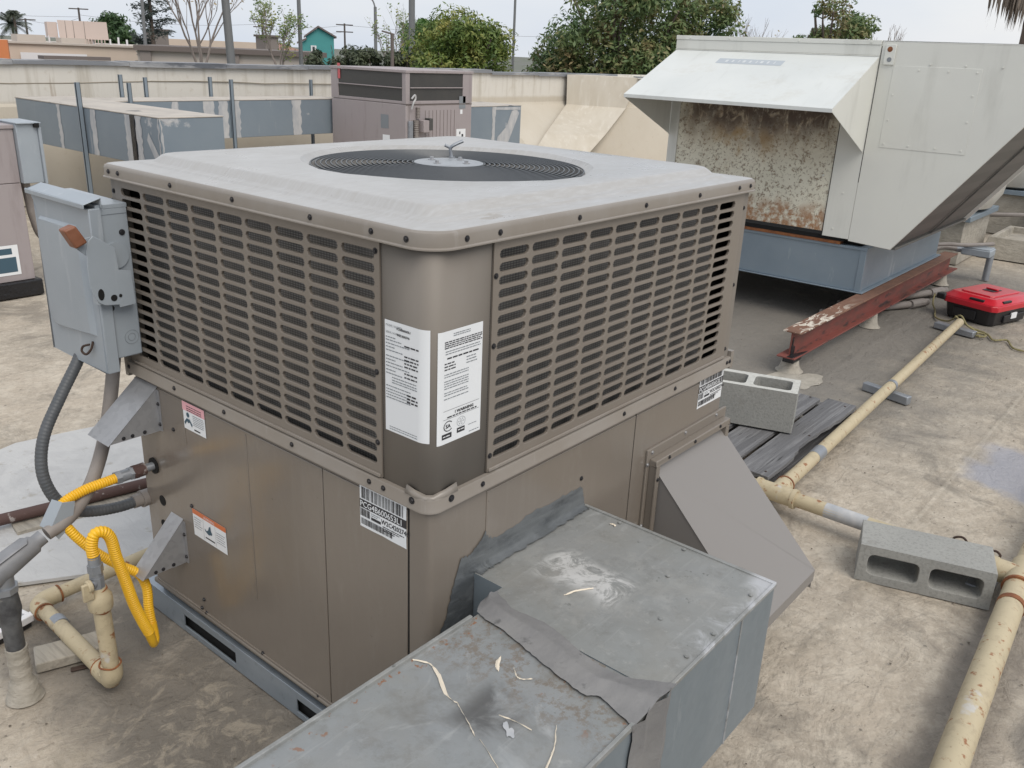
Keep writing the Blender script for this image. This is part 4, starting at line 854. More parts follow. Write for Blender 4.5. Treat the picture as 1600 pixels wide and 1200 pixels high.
b = B(); b.tube([(-.445, 1.076, .34), (-.444, 1.076, .28), (-.446, 1.076, .24), (-.445, 1.076, .10)], lambda t, i: (.026, .030, .024, .023)[i], 18); b.build('riser_pipe', 'tapeblack', o, smooth=60)
b = B(); b.tube([(-.445, 1.076, .165 - .012 * k) for k in range(12)] + [(-.445, 1.076, .018), (-.445, 1.076, .004)], lambda t, i: .0265 + .0016 * math.sin(i * 2.1) + (.0 if i < 9 else (i - 8) * .004), 20); b.build('pipe_boot', 'boot', o, smooth=70)
o = thing('electrical_conduit', 'dark ribbed flexible conduit looping from the disconnect box back into the cabinet', 'conduit', (-.26, 1.21, .40), 'conduits left of the big unit')
c_ = spline([(-.078, 1.29, .875), (-.098, 1.27, .835), (-.168, 1.25, .748), (-.235, 1.23, .655), (-.262, 1.21, .565), (-.248, 1.19, .485), (-.205, 1.178, .435), (-.150, 1.172, .414), (-.080, 1.17, .402), (-.020, 1.17, .402)], 10)
f_ = corrug(c_, .0158, .00045, .010, 'conduit_tube', 'flexblack', o)
b = B(); b.cyl((-.045, 1.17, .402), (-.020, 1.17, .402), .0205, n=10); b.cyl((-.020, 1.17, .402), (.02, 1.17, .402), .026, .024, 16); b.build('conduit_connector', 'conduit', o, smooth=40)
b = B(); b.cyl((-.076, 1.292, .874), (-.084, 1.288, .852), .021, n=10); b.build('conduit_connector', 'conduit', o, smooth=40)
# ---- gas line
G = thing('gas_pipe', 'rusty cream gas riser with elbows standing left of the big unit', 'gas pipe', (-.277, .93, 0))
b = B(); b.tube([(-.262, 1.375, .046), (-.277, .975, .046)], .0225, 20); b.build('pipe_run', 'gaspipe', G)
b = B(); b.tube([(-.215, 1.412, .050), (.16, 1.412, .060), (1.0, 1.42, .06)], .0215, 20); b.build('pipe_run', 'gaspipe', G)
b = B(); b.tube(spline([(-.200, 1.412, .050), (-.238, 1.412, .048), (-.263, 1.395, .046), (-.266, 1.360, .046)], 6), .0275, 18); b.build('elbow', 'gaspipe', G, smooth=60)
b = B(); b.tube(spline([(-.276, .990, .046), (-.277, .950, .046), (-.277, .925, .058), (-.277, .922, .095)], 6), .0285, 20); b.lathe((-.277, .933, .046), [(.004, -.029), (.020, -.022), (.0285, -.004), (.0285, .02)], 20); b.build('elbow', 'gaspipe', G, smooth=70)
b = B(); b.tube([(-.277, .922, .07), (-.280, .922, .325)], .0215, 20); b.build('riser', 'gaspipe', G)
b = B(); b.lathe((-.280, .922, .272), [(.0222, 0), (.029, .003), (.031, .012), (.0315, .030), (.030, .042), (.0235, .052), (.020, .06), (.018, .068)], 24); b.build('reducer', 'gaspipe', G, smooth=50)
for z, r_ in ((.097, .0272), (.270, .0222), (.333, .0180)): b = B(); b.tube([(-.278 + r_ * math.cos(2 * math.pi * k / 24), .922 + r_ * math.sin(2 * math.pi * k / 24), z + .0015 * math.sin(k)) for k in range(24)], .0026, 6, close=True); b.build('rust_ring', 'rust', G)
for (x, y, ax) in ((-.268, 1.352, 'y'), (-.196, 1.412, 'x'), (-.2765, .990, 'y')):
    r_ = .0258; b = B(); b.tube([((x, y + 0, .047 + r_ * math.sin(t)) if 0 else ((x + r_ * math.cos(t), y, .047 + r_ * math.sin(t)) if ax == 'y' else (x, y + r_ * math.cos(t), .050 + r_ * math.sin(t)))) for t in [2 * math.pi * k / 24 for k in range(24)]], .0030, 6, close=True); b.build('rust_ring', 'rust', G)
b = B(); b.cyl((-.2625, 1.285, .046), (-.264, 1.250, .046), .0245, n=20); b.build('pipe_clamp', 'steel', G)
b = B(); b.cyl((-.280, .922, .338), (-.280, .922, .372), .0180, .0185, 8); b.cyl((-.280, .922, .372), (-.280, .922, .385), .0165, n=16); b.cyl((-.280, .922, .385), (-.280, .922, .408), .0195, n=6); b.cyl((-.280, .922, .408), (-.280, .922, .432), .0160, .0150, 16)
b.cyl((-.280, .922, .356), (-.300, .912, .356), .0115, n=12); vb = b.build('gas_valve', 'steel', G, smooth=35)
b = B(); b.box(-.328, -.300, .900, .910, .322, .372); b.cyl((-.313, .911, .358), (-.300, .911, .358), .017, n=16); b.build('valve_handle', 'gaspipe', vb, bevel=.003)
# gas connector hose
Y_ = thing('gas_hose', 'yellow corrugated gas hose looping from the riser to the cabinet', 'gas hose', (-.15, .95, .03))
c_ = spline([(-.280, .922, .425), (-.281, .922, .462), (-.270, .920, .492), (-.248, .918, .490), (-.232, .920, .462), (-.222, .925, .400), (-.205, .93, .320), (-.188, .935, .235), (-.168, .94, .165), (-.152, .945, .118)], 10)
corrug(c_, .0140, .0013, .0068, 'hose', 'yellow', Y_)
b = B(); b.tube(spline([(-.152, .945, .120), (-.142, .952, .080), (-.134, .962, .060), (-.122, .975, .066), (-.120, .990, .11)], 6), lambda t, i: .0145 - .0035 * math.sin(t * 3.1), 14); b.build('hose_bend', 'yellow', Y_, smooth=80)
c_ = spline([(-.120, .990, .105), (-.118, 1.0, .155), (-.112, 1.01, .215), (-.125, 1.02, .262), (-.165, 1.035, .300), (-.215, 1.05, .355), (-.255, 1.065, .415), (-.275, 1.08, .458), (-.283, 1.09, .490)], 10)
corrug(c_, .0130, .0008, .0068, 'hose', 'yellow', Y_)
c_ = spline([(-.275, 1.095, .506), (-.250, 1.098, .518), (-.200, 1.099, .528), (-.150, 1.099, .530), (-.118, 1.099, .531)], 10)
corrug(c_, .0132, .0013, .0068, 'hose', 'yellow', Y_)
b = B(); b.cyl((-.120, 1.099, .531), (-.105, 1.099, .531), .0185, n=6); b.cyl((-.105, 1.099, .531), (-.080, 1.099, .531), .0165, n=14); b.cyl((-.080, 1.099, .531), (-.068, 1.099, .531), .019, n=6); b.build('hose_fitting', 'steel', Y_, smooth=35)
b = B(); b.cyl((-.070, 1.099, .531), (-.034, 1.099, .531), .0190, n=16); b.cyl((-.064, 1.099, .531), (-.056, 1.099, .531), .0205, n=8); b.build('rusty_union', 'rustbrown', Y_, smooth=35)
b = B(); b.cyl((-.036, 1.099, .531), (.0, 1.099, .531), .0120, n=14); b.build('pipe_nipple', 'steel', Y_)
b = B(); b.prism([(-.245, 1.07, .520), (-.278, 1.07, .528), (-.318, 1.07, .462), (-.300, 1.07, .428), (-.262, 1.07, .455)], (0, .002, 0)); b.prism([(-.278, 1.07, .528), (-.318, 1.07, .462), (-.330, 1.10, .468), (-.290, 1.10, .530)], (0, .001, .002))
tag(rebase(b.build('strap_bracket', 'elecgrey', bevel=.001), (-.29, 1.07, .43)), 'bent light grey metal strap where the yellow hose crosses the grey conduit', 'bracket')
# brown pipe on the white patch
b = B(); b.tube([(-1.2, 2.22, .058), (-.137, 1.993, .055), (.06, 1.957, .052), (.9, 1.80, .05)], .021, 14)
tag(rebase(b.build('rusty_pipe', 'rustbrown'), (0, 1.97, .03)), 'dark rusty pipe lying across the white roof patch behind the big unit', 'pipe')
b = B(); b.box(-.06, .06, -.25, .25, 0, .03, M=Matrix.Translation((.14, 1.93, .0)) @ Matrix.Rotation(R(-100), 4, 'Z')); b.build
o = b.build('wood_shim', 'tanwood', bevel=.003); tag(rebase(o, (.14, 1.93, 0)), 'thin pale board under the rusty pipe behind the big unit', 'board')
# wood support block, debris
Mb = Matrix.Translation((-.300, 1.162, 0)) @ Matrix.Rotation(R(-20), 4, 'Z')
b = B(); b.box(-.075, .095, -.045, .045, .002, .034, M=Mb); tag(rebase(b.build('wood_block', 'tanwood', bevel=.004), (-.3, 1.16, 0)), 'weathered wood block under the cream gas pipe', 'wood block')
b = B(); b.box(-.045, .03, -.009, .009, 0, .006, M=Matrix.Translation((-.275, 1.075, .001)) @ Matrix.Rotation(R(-25), 4, 'Z')); tag(rebase(b.build('metal_scrap', 'rustwire', bevel=.003), (-.275, 1.075, 0)), 'dark rusty scrap lying before the wood block', 'scrap')
E_ = thing('plastic_crate', 'black and white plastic tray cut off by the left edge of the photo', 'tray', (-.42, 1.42, 0))
Mb = Matrix.Translation((-.42, 1.46, 0)) @ Matrix.Rotation(R(12), 4, 'Z')
b = B(); b.box(-.22, .10, -.11, .10, .002, .030, M=Mb); b.build('tray_body', 'blackplastic', E_, bevel=.004)
b = B()
for x0, x1, y0, y1 in ((-.225, .105, -.118, -.100), (-.225, .105, -.03, -.012), (.092, .105, -.10, .10), (-.225, .105, .088, .103)): b.box(x0, x1, y0, y1, .022, .046, M=Mb)
b.build('tray_rim', 'whitepaint', E_, bevel=.003)
# ================================================================ concrete blocks
def cblock(name, label, pos, rz, L_, H_, D__, up):
    """hollow block; 'up': cores vertical, else cores face -x"""
    o = thing(name, label, 'concrete block', pos, 'hollow concrete blocks')
    M_ = Matrix.Translation(pos) @ Matrix.Rotation(rz, 4, 'Z')
    t = .032; a = L_ / 2; wv = .034
    if up: f = lambda u, v, h: M_ @ Vector((u, v, h)); hgt, dep = H_, D__
    else: f = lambda u, v, h: M_ @ Vector((u, D__ - h, v + H_ / 2)); hgt, dep = D__, H_
    b = B(); q = dep / 2
    cells = [(-a + t, -wv / 2), (wv / 2, a - t)]
    def rr2(x0, x1, y0, y1, r, n=4):
        return [(cx + r * math.cos(R(s_ + 90 * i / (n - 1))), cy + r * math.sin(R(s_ + 90 * i / (n - 1)))) for cx, cy, s_ in ((x0 + r, y0 + r, 180), (x1 - r, y0 + r, 270), (x1 - r, y1 - r, 0), (x0 + r, y1 - r, 90)) for i in range(n)]
    for (x0, x1), (X0, X1) in zip(cells, ((-a, 0), (0, a))):
        inn = rr2(x0, x1, -q + t, q - t, .020); inn2 = rr2(x0 + .004, x1 - .004, -q + t + .004, q - t - .004, .018)
        out = []
        for (x, y) in rr2(0, 1, 0, 1, .0001): pass
        oc = [(X0, -q), (X1, -q), (X1, q), (X0, q)]
        for k in range(16):
            c = k // 4; x, y = oc[c]
            if k % 4 == 0 or k % 4 == 3 or True:
                ix, iy = inn[k]; i_ = k % 4
                # spread the outer points on the two sides meeting in this corner
                px, py = (x, y)
                if i_ == 0: px, py = ((x, iy) if c in (0, 2) else (ix, y))
                if i_ == 3: px, py = ((ix, y) if c in (0, 2) else (x, iy))
                out.append((px, py))
        lo = lambda L, h: [f(x, y, h) for x, y in L]
        b.loops([lo(out, hgt), lo(inn, hgt), lo(inn2, .012 if up else .0)], mi=1 if up else 0)
        b.loops([lo(out, 0), lo(inn2, 0)], mi=0)
        b.poly(lo(inn2, .012 if up else .0), 0) if up else None
    oc = [(-a, -q), (0, -q), (a, -q), (a, q), (0, q), (-a, q)]
    b.loops([[f(x, y, 0) for x, y in oc], [f(x, y, hgt) for x, y in oc]], mi=0)
    if up:
        for fc in b.bm.faces:
            if fc.calc_center_median().z < pos[2] + H_ - .004: fc.material_index = 0
    bo = b.build('block_body', ['concrete', 'concretelight'], o, smooth=0, bevel=.003); return o
# lying block: cores face the camera side; local x along the block, local -y toward the camera
cblock('concrete_block', 'grey hollow concrete block lying on its side beside the cream gas pipe, openings facing out', (1.782, -.592, .002), R(-73), .425, .140, .19, False)
cblock('concrete_block', 'grey hollow concrete block standing with openings up on the wooden pallet', (2.520, .428, .131), R(-72), .43, .190, .195, True)
# ================================================================ gas pipes on the right
Gp = thing('gas_pipe', 'long cream gas pipe running from the toolbox past the pallet to a tee', 'gas pipe', (1.99, .04, 0), 'cream gas pipes on the right')
pr_ = .030
b = B(); b.tube([(2.06, .035, .085), (3.5, .100, .082), (5.32, .183, .078)], .0285, 18); b.build('pipe_run', 'gaspipe', Gp)
b = B(); b.tube([(1.987, -.82, .085), (1.985, -.02, .085)], .0285, 18); b.tube([(1.985, .08, .085), (1.99, .75, .085)], .0285, 18); b.build('pipe_run', 'gaspipe', Gp)
b = B(); b.cyl((1.985, -.045, .085), (1.985, .105, .085), .036, n=20); b.cyl((1.985, .03, .085), (2.075, .034, .085), .036, n=20)
for y in (-.045, .105): b.cyl((1.985, y - .008, .085), (1.985, y + .008, .085), .040, n=20)
b.build('tee_fitting', 'gaspipe', Gp, smooth=40)
b = B(); b.cyl((2.075, .034, .085), (2.083, .0345, .085), .0385, n=20); b.build('rust_ring', 'rust', Gp)
for x in (3.62, 2.42): b = B(); b.cyl((x, .105 if x > 3 else .052, .083), (x + (.03 if x > 3 else .09), .106 if x > 3 else .056, .083), .0310, n=20); b.build('pipe_clamp', 'steel', Gp)
b = B(); b.cyl((1.986, -.33, .085), (1.986, -.17, .085), .0292, n=20); b.build('pipe_wrap', 'sealwhite', Gp)
Gq = thing('gas_pipe', 'thick cream gas pipe leaving the photo at the bottom right corner', 'gas pipe', (1.2, -.87, 0), 'cream gas pipes on the right')
b = B(); b.tube([(.30, -.935, .085), (1.2, -.885, .085), (1.93, -.850, .085)], .0400, 22); b.build('pipe_run', 'gaspipe', Gq)
b = B(); b.tube([(2.05, -.846, .085), (6.0, -.75, .085)], .0385, 20); b.build('pipe_run', 'gaspipe', Gq)
b = B(); b.cyl((1.90, -.852, .085), (2.075, -.846, .085), .047, n=22); b.cyl((1.987, -.85, .085), (1.987, -.755, .085), .040, n=20)
b.cyl((1.987, -.77, .085), (1.987, -.750, .085), .043, n=20); b.build('tee_fitting', 'gaspipe', Gq, smooth=40)
b = B(); b.cyl((1.895, -.8522, .085), (1.908, -.852, .085), .0482, n=22); b.cyl((1.76, -.8595, .085), (1.785, -.858, .085), .0425, n=22); b.build('rust_ring', 'rust', Gq)
b = B()
for x, y in ((2.065, -.62), (2.045, -.735)):
    b.tube(spline([(x, y, .01), (x, y + .004, .07), (x + .002, y + .012, .105), (x + .006, y - .012, .118), (x + .004, y - .030, .108), (x, y - .02, .095), (x, y + .0, .093)], 5), .0042, 7)
tag(rebase(b.build('strap_wire', 'rustwire'), (2.05, -.65, .0)), 'rusty bent wire loops sticking up behind the side lying block', 'wire loop')
b = B(); b.box(1.90, 2.12, -.78, -.70, .002, .042); tag(rebase(b.build('pipe_support', 'steel', bevel=.004), (2.0, -.74, 0)), 'grey steel channel under the pipe tee beside the side lying block', 'pipe support')
b = B(); b.box(-.022, .022, -.135, .135, .002, .050, M=Matrix.Translation((3.66, .13, 0)) @ Matrix.Rotation(R(-14), 4, 'Z')); tag(rebase(b.build('pipe_support', 'steel', bevel=.006), (3.66, .13, 0)), 'small grey metal block under the long cream pipe', 'pipe support')
b = B(); b.box(-.03, .03, -.14, .14, .002, .045, M=Matrix.Translation((5.32, .20, 0)) @ Matrix.Rotation(R(-14), 4, 'Z')); tag(rebase(b.build('pipe_support', 'steel', bevel=.006), (5.32, .2, 0)), 'small grey metal block beside the red toolbox', 'pipe support')
# ================================================================ pallet
Pp = thing('pallet', 'weathered grey wooden pallet with a broken front board', 'pallet', (2.55, .6, 0))
q_ = random.Random(2); PZ = .122
b = B()
nb = [(2.020, .085), (2.20, .086), (2.29, .090), (2.32, .100), (2.37, .104), (2.40, .116), (2.52, .118), (2.60, .112), (2.66, .116), (2.74, .104), (2.80, .106), (2.86, .100), (3.085, .106)]
b.prism([(x, y, PZ) for x, y in nb] + [(3.085, .250, PZ), (2.03, .232, PZ)], (0, 0, -.020)); b.build('deck_board', 'greywood', Pp, bevel=.002)
y = .258
for k in range(6):
    w_ = .135 + q_.uniform(-.01, .015); j0, j1 = q_.uniform(-.03, .02), q_.uniform(-.03, .02); dz = q_.uniform(-.002, .002)
    b = B(); b.prism([(2.02 + j0, y, PZ + dz), (3.08 + j1, y + .018, PZ + dz), (3.08 + j1, y + w_ + .018, PZ + dz), (2.02 + j0, y + w_, PZ + dz)], (0, 0, -.020)); b.build('deck_board', 'greywood', Pp, bevel=.002); y += w_ + (.030 if k == 0 else .05)
for x in (2.06, 2.55, 3.03):
    for y in (.115, .29, .45):
        b = B(); b.cyl((x, y + (x - 2.06) * .03, PZ + .001), (x, y + (x - 2.06) * .03, PZ + .0025), .005, n=8); b.build('nail', 'rustwire', Pp)
for x in (2.03, 2.53, 3.02):
    b = B(); b.box(x, x + .042, .10 + (.10 if x == 2.53 else 0), 1.32, .018, PZ - .0205); b.build('stringer', 'greywood', Pp, bevel=.003)
for y in (.13, .6, 1.15):
    b = B(); b.box(2.02, 3.07, y + .01, y + .11, .0, .018); b.build('bottom_board', 'greywood', Pp, bevel=.003)
b = B(); b.lathe((2.13, .505, .135), [(.006, 0), (.058, .004), (.075, .02), (.078, .045), (.070, .075), (.05, .092), (.006, .098)], 24)
b2 = b.build('plastic_jug', 'whitepaint', smooth=60); tag(rebase(b2, (2.13, .505, .123)), 'white round container partly hidden between the big unit and the pallet block', 'container')
b = B(); b.tube([(2.07, .44, .20), (2.075, .45, .15), (2.09, .42, .13)], .004, 6); tag(rebase(b.build('green_string', leafmat('green cord', [(.02, .22, .12), (.03, .3, .16)], 0)), (2.08, .44, .13)), 'green string hanging beside the white container', 'string')
# ================================================================ makeup air unit
MX, MY, MZ = 4.82, .87, .60
A = thing('rooftop_air_handler', 'big off white rooftop air handler with hood and rust stained front panel', 'air handler', (4.82, .87, 0))
YL, XB, TOPZ = 2.305, 6.62, 1.842
# end panel with sloped foot (one plane x = MX), underside towards -y
b = B()
sl = [(.865, TOPZ), (.865, MZ - .005), (.585, MZ - .02), (-.02, 1.40), (-.34, TOPZ)]
b.prism([(MX, y, z) for y, z in sl], (.012, 0, 0)); b.prism([(XB - .012, y, z) for y, z in sl], (.012, 0, 0))
b.box(MX, XB, -.34, .865, TOPZ - .010, TOPZ); b.box(XB - .01, XB, .865, YL, MZ, TOPZ); b.box(MX + .02, XB, YL - .01, YL, MZ, TOPZ)
b.box(MX, MX + .012, .8655, 1.045, MZ + .005, TOPZ - .004)
b.build('casing', 'mau', A, bevel=.003)
b = B(); b.prism([(MX + .013, .58, MZ - .004), (MX + .013, -.325, TOPZ - .02), (XB - .013, -.325, TOPZ - .02), (XB - .013, .58, MZ - .004)], (0, .01, .01))
b.build('intake_screen', 'mauunder', A, smooth=0)
b = B()
for x in (MX + .80,): b.prism([(x, .575, MZ - .012), (x, -.30, TOPZ - .052), (x + .02, -.30, TOPZ - .052), (x + .02, .575, MZ - .012)], (0, -.010, -.006))
b.box(MX + .02, XB, .557, .60, MZ - .020, MZ - .004); b.build('screen_frame', 'mauunder', A, bevel=.002)
b = B(); b.prism([(XB - .03, .595, MZ - .02), (XB - .03, -.34, TOPZ), (XB, -.34, TOPZ), (XB, .595, MZ - .02)], (0, -.025, -.014)); b.build('screen_frame', 'mau', A, bevel=.002)
b = B(); b.box(MX + .006, MX + .018, 1.048, YL - .075, MZ + .035, TOPZ - .02); b.build('rust_panel', 'maurust', A, smooth=0)
b = B(); b.box(MX - .001, MX + .012, YL - .075, YL, MZ + .02, TOPZ); b.build('corner_trim', 'mau', A, bevel=.002)
b = B(); b.box(MX - .012, MX + .03, .868, YL + .008, TOPZ - .024, TOPZ + .004); b.box(MX - .008, MX + .01, .868, YL + .006, TOPZ - .085, TOPZ - .0245); b.box(MX - .013, MX + .005, .868, YL + .006, TOPZ - .092, TOPZ - .086); b.build('top_flashing', 'mau', A, bevel=.002)
b = B(); b.box(MX - .001, MX + .001, .862, .8655, .98, TOPZ - .03); b.box(MX - .0012, MX + .001, 1.045, 1.0478, MZ + .02, 1.45); b.box(MX + .02, XB, .90, YL - .02, MZ - .018, MZ + .01); b.build('panel_seam', 'black', A)
# hood
b = B(); hz0, hz1, hx = 1.752, 1.452, 4.165
b.prism([(MX - .004, .868, hz0), (MX - .004, YL, hz0), (hx, YL, hz1), (hx, .868, hz1)], (0, 0, -.003)); b.box(hx, hx + .004, .868, YL, hz1 - .022, hz1 - .001); b.box(hx, hx + .022, .872, YL - .004, hz1 - .023, hz1 - .020)
hd = b.build('rain_hood', 'mauhood', A, bevel=.0015)
b = B()
for y in (.868, YL - .003): b = B(); b.prism([(MX - .004, y, hz0 - .004), (hx + .004, y, hz1 - .004), (hx + .004, y, hz1 - .02), (MX - .02, y, 1.175), (MX - .004, y, 1.165)], (0, .003, 0)); b.build('hood_cheek', 'mau', hd, bevel=.0012)
b = B(); Mh = frame((4.66, 1.85, 1.752 - (4.82 - 4.66) * .3 / .655 * 1.0 + .0), (0, -1, 0), (.655, 0, .30))
rects(b, Mh, [(-.05, -.02, .42, .055)], .002, 0)
for k in range(9): rects(b, Mh, [(.01 + .042 * k + (k % 3) * .006, .0, .03 + .042 * k, .035)], .003, 1)
b.build('faded_decal', [mat('faded blue decal', (.42, .46, .50), .6), mat('faded decal print', (.58, .61, .63), .6)], hd, smooth=0)
b = B(); b.box(MX - .0022, MX, .265, .775, 1.212, 1.702); ap = b.build('access_panel', 'mau', A, bevel=.001)
for y, z in ((.75, 1.235), (.60, 1.235), (.44, 1.235), (.29, 1.235), (.29, 1.40), (.29, 1.55), (.29, 1.68), (.45, 1.68), (.62, 1.68), (.75, 1.53), (.75, 1.38)): screw('screw', (MX - .0022, y, z), (-1, 0, 0), ap, 'mau', r=.0048)
for y, z in ((.56, 1.715), (.36, 1.715), (.16, 1.715), (2.20, 1.832), (1.9, 1.832), (1.4, 1.832), (.93, 1.832), (1.16, .65), (.98, .66), (.95, .9), (1.10, 1.0), (2.255, .95), (2.255, 1.25)): screw('screw', (MX - .013 if z > 1.8 else MX - .001, y, z), (-1, 0, 0), A, 'mau', r=.0048)
b = B(); b.box(MX - .012, MX - .001, .775, .838, 1.705, 1.822); lg = b.build('lifting_lug', 'mau', A, bevel=.002)
b = B(); b.cyl((MX - .0135, .805, 1.735), (MX - .0115, .805, 1.735), .014, n=18); b.build('lug_hole', 'inkgrey', lg)
screw('lug_bolt', (MX - .012, .810, 1.795), (-1, 0, 0), lg, 'rust', r=.011)
# curb
Cb = thing('roof_curb', 'blue grey galvanised curb carrying the big air handler on a red beam', 'curb', (4.85, .72, .25))
b = B(); b.box(4.862, 6.69, .745, 2.36, .262, .556); b.build('curb_wall', 'curb', Cb, bevel=.003)
b = B()
b.box(4.835, 6.72, .715, 2.39, .254, .262); b.box(4.850, 6.70, .733, 2.372, .540, .5585)
b.box(4.855, 4.90, .738, .78, .2625, .540); b.build('curb_flange', 'curb', Cb, bevel=.002)
b = B(); b.box(4.90, 6.66, .80, 2.33, .559, .583); b.box(4.84, 4.90, .92, 2.30, .560, .580, mi=1); b.build('gasket', ['black', 'rust'], Cb, smooth=0)
def ibeam(name, label, x0, x1, y, mats=('beam', 'beamtop', 'blacktar')):
    o = thing(name, label, 'steel beam', (x0, y, 0), 'steel beams under the air handler')
    z0, z1, hf = .098, .250, .055
    b = B(); b.box(x0, x1, y - .005, y + .005, z0 + .008, z1 - .008); b.build('web', mats[0], o)
    b = B(); b.box(x0 - .01, x1, y - hf, y + hf, z1 - .009, z1); b.build('top_flange', mats[1], o, bevel=.002)
    b = B(); b.box(x0 - .05, x1 + .1, y - hf, y + hf, z0, z0 + .009); b.build('bottom_flange', mats[0], o, bevel=.002)
    return o
bm_ = ibeam('steel_beam', 'red painted steel beam with white drips, nearest side under the air handler', 3.65, 6.96, .695)
b = B(); blob(b, 0, 0, .05, .035, 0, 3)
b.bm.clear()
b.prism([(3.60, .652, .1085), (3.60, .69, .1085), (3.66, .688, .1085), (3.78, .65, .1085), (3.80, .643, .1085), (3.72, .640, .1085)], (0, 0, .003)); b.prism([(3.648, .6895, .108), (3.648, .6895, .165), (3.66, .6895, .178), (3.672, .6895, .160), (3.70, .6895, .150), (3.70, .6895, .108)], (0, -.004, 0)); b.prism([(3.655, .6885, .16), (3.652, .6885, .20), (3.665, .6885, .215), (3.667, .6885, .16)], (0, -.004, 0))
b.box(3.60, 3.72, .648, .712, .075, .0975); b.build('tar_smear', 'blacktar', bm_, bevel=.003)
ibeam('steel_beam', 'dark steel beam in the shade under the far side of the air handler', 3.9, 6.96, 2.30)
def stub(x, y, h, label, r=.045):
    b = B(); b.lathe((x, y, 0), [(r * 1.6, 0), (r * 1.3, .012), (r * 1.08, .035), (r * .92, .07), (r * .85, h)], 24); tag(rebase(b.build('beam_post', 'boot', smooth=60), (x, y, 0)), label, 'beam post', 'coated posts under the steel beams')
stub(5.02, .680, .097, 'pale coated post under the middle of the red beam'); stub(3.70, .70, .074, 'pale coated post under the near end of the red beam', .05); stub(6.8, .695, .097, 'pale coated post under the far end of the red beam')
stub(4.3, 2.30, .097, 'pale coated post under the dark far beam')
b = B(); b.tube([(3.55, .60, -.003), (3.62, .52, .005), (3.55, .45, -.002)], .03, 8)
b.bm.clear(); blob(b, 3.50, .62, .22, .14, .0035, 12); tag(rebase(b.build('roof_patch', 'boot', smooth=0), (0, 0, 0)), 'pale rough coating around the near beam post', 'roof patch', kind='structure')
# ================================================================ toolbox, rope
Tb = thing('toolbox', 'red and black plastic toolbox with handle on the roof', 'toolbox', (5.93, .15, 0))
Mt = Matrix.Translation((5.935, .150, 0)) @ Matrix.Rotation(R(-17), 4, 'Z') @ Matrix.Diagonal((1.03, 1.05, 1.22, 1))
def tbx(b, w0, d0, w1, d1, z0, z1, ch=.03, mi=None):
    def oc(w_, d_, z, c): return [Mt @ Vector(p) for p in ((-w_ + c, -d_, z), (w_ - c, -d_, z), (w_, -d_ + c, z), (w_, d_ - c, z), (w_ - c, d_, z), (-w_ + c, d_, z), (-w_, d_ - c, z), (-w_, -d_ + c, z))]
    b.loops([oc(w0, d0, z0, ch), oc(w1, d1, z1, ch)], cap0=True, cap1=True, mi=mi)
b = B(); tbx(b, .225, .165, .243, .180, .003, .092); b.build('tub', 'blackplastic', Tb, bevel=.006)
b = B(); tbx(b, .262, .197, .266, .200, .092, .128); tbx(b, .264, .198, .222, .158, .1282, .160, .03); td = b.build('lid', 'red', Tb, bevel=.006)
b = B(); tbx(b, .180, .120, .175, .115, .1602, .167, .02); b.build('lid_panel', 'red', td, bevel=.003)
b = B(); b.box(-.045, .065, -.045, .035, .1672, .1705, M=Mt); b.build('handle_recess', 'blackplastic', td, bevel=.004)
b = B(); b.box(.0, .03, -.045, .035, .1707, .180, M=Mt); b.build('handle', 'red', td, bevel=.004)
b = B(); b.box(-.256, -.234, -.10, .0, .137, .150, M=Mt); b.build('latch', 'blackplastic', td, bevel=.003)
b = B(); b.box(-.16, -.06, -.190, -.172, .137, .150, M=Mt); b.build('latch', 'blackplastic', td, bevel=.003)
b = B(); b.box(-.248, -.232, -.06, .10, .02, .075, M=Mt); b.build('tub_rib', 'blackplastic', Tb, bevel=.004)
b = B(); b.box(-.1, .16, -.186, -.168, .015, .060, M=Mt); b.build('tub_rib', 'blackplastic', Tb, bevel=.005)
b = B(); b.box(-.02, .05, -.1895, -.180, .035, .070, M=Mt); b.build('logo_sticker', 'white', Tb, bevel=.001)
b = B(); b.box(-.275, -.215, .16, .225, .10, .135, M=Mt); b.build('side_catch', 'blackplastic', Tb, bevel=.008)
b = B(); q_ = random.Random(8)
pts = [(5.72, .62, .012)]
b.tube(spline([(5.34, .22, .11), (5.45, .14, .03), (5.42, .02, .012), (5.30, -.05, .010), (5.36, -.12, .012), (5.20, -.20, .008), (5.22, -.35, .008), (5.32, -.50, .008), (5.38, -.62, .008), (5.60, -.80, .008)], 8), lambda t, i: .0065 + .0015 * math.sin(i * 2.3), 7)
b.tube(spline([(5.95, .52, .10), (5.86, .50, .05), (5.80, .46, .012), (5.60, .40, .010), (5.45, .28, .04), (5.38, .20, .112), (5.36, .14, .06), (5.42, .08, .012)], 8), .006, 7)
b.tube([(5.30 + .03 * math.cos(k), .03 + .03 * math.sin(k), .012 + .003 * k) for k in range(9)], .007, 7)
tag(rebase(b.build('rope', 'rope'), (5.35, 0, 0)), 'dirty yellowish rope trailing from the long cream pipe past the toolbox', 'rope')
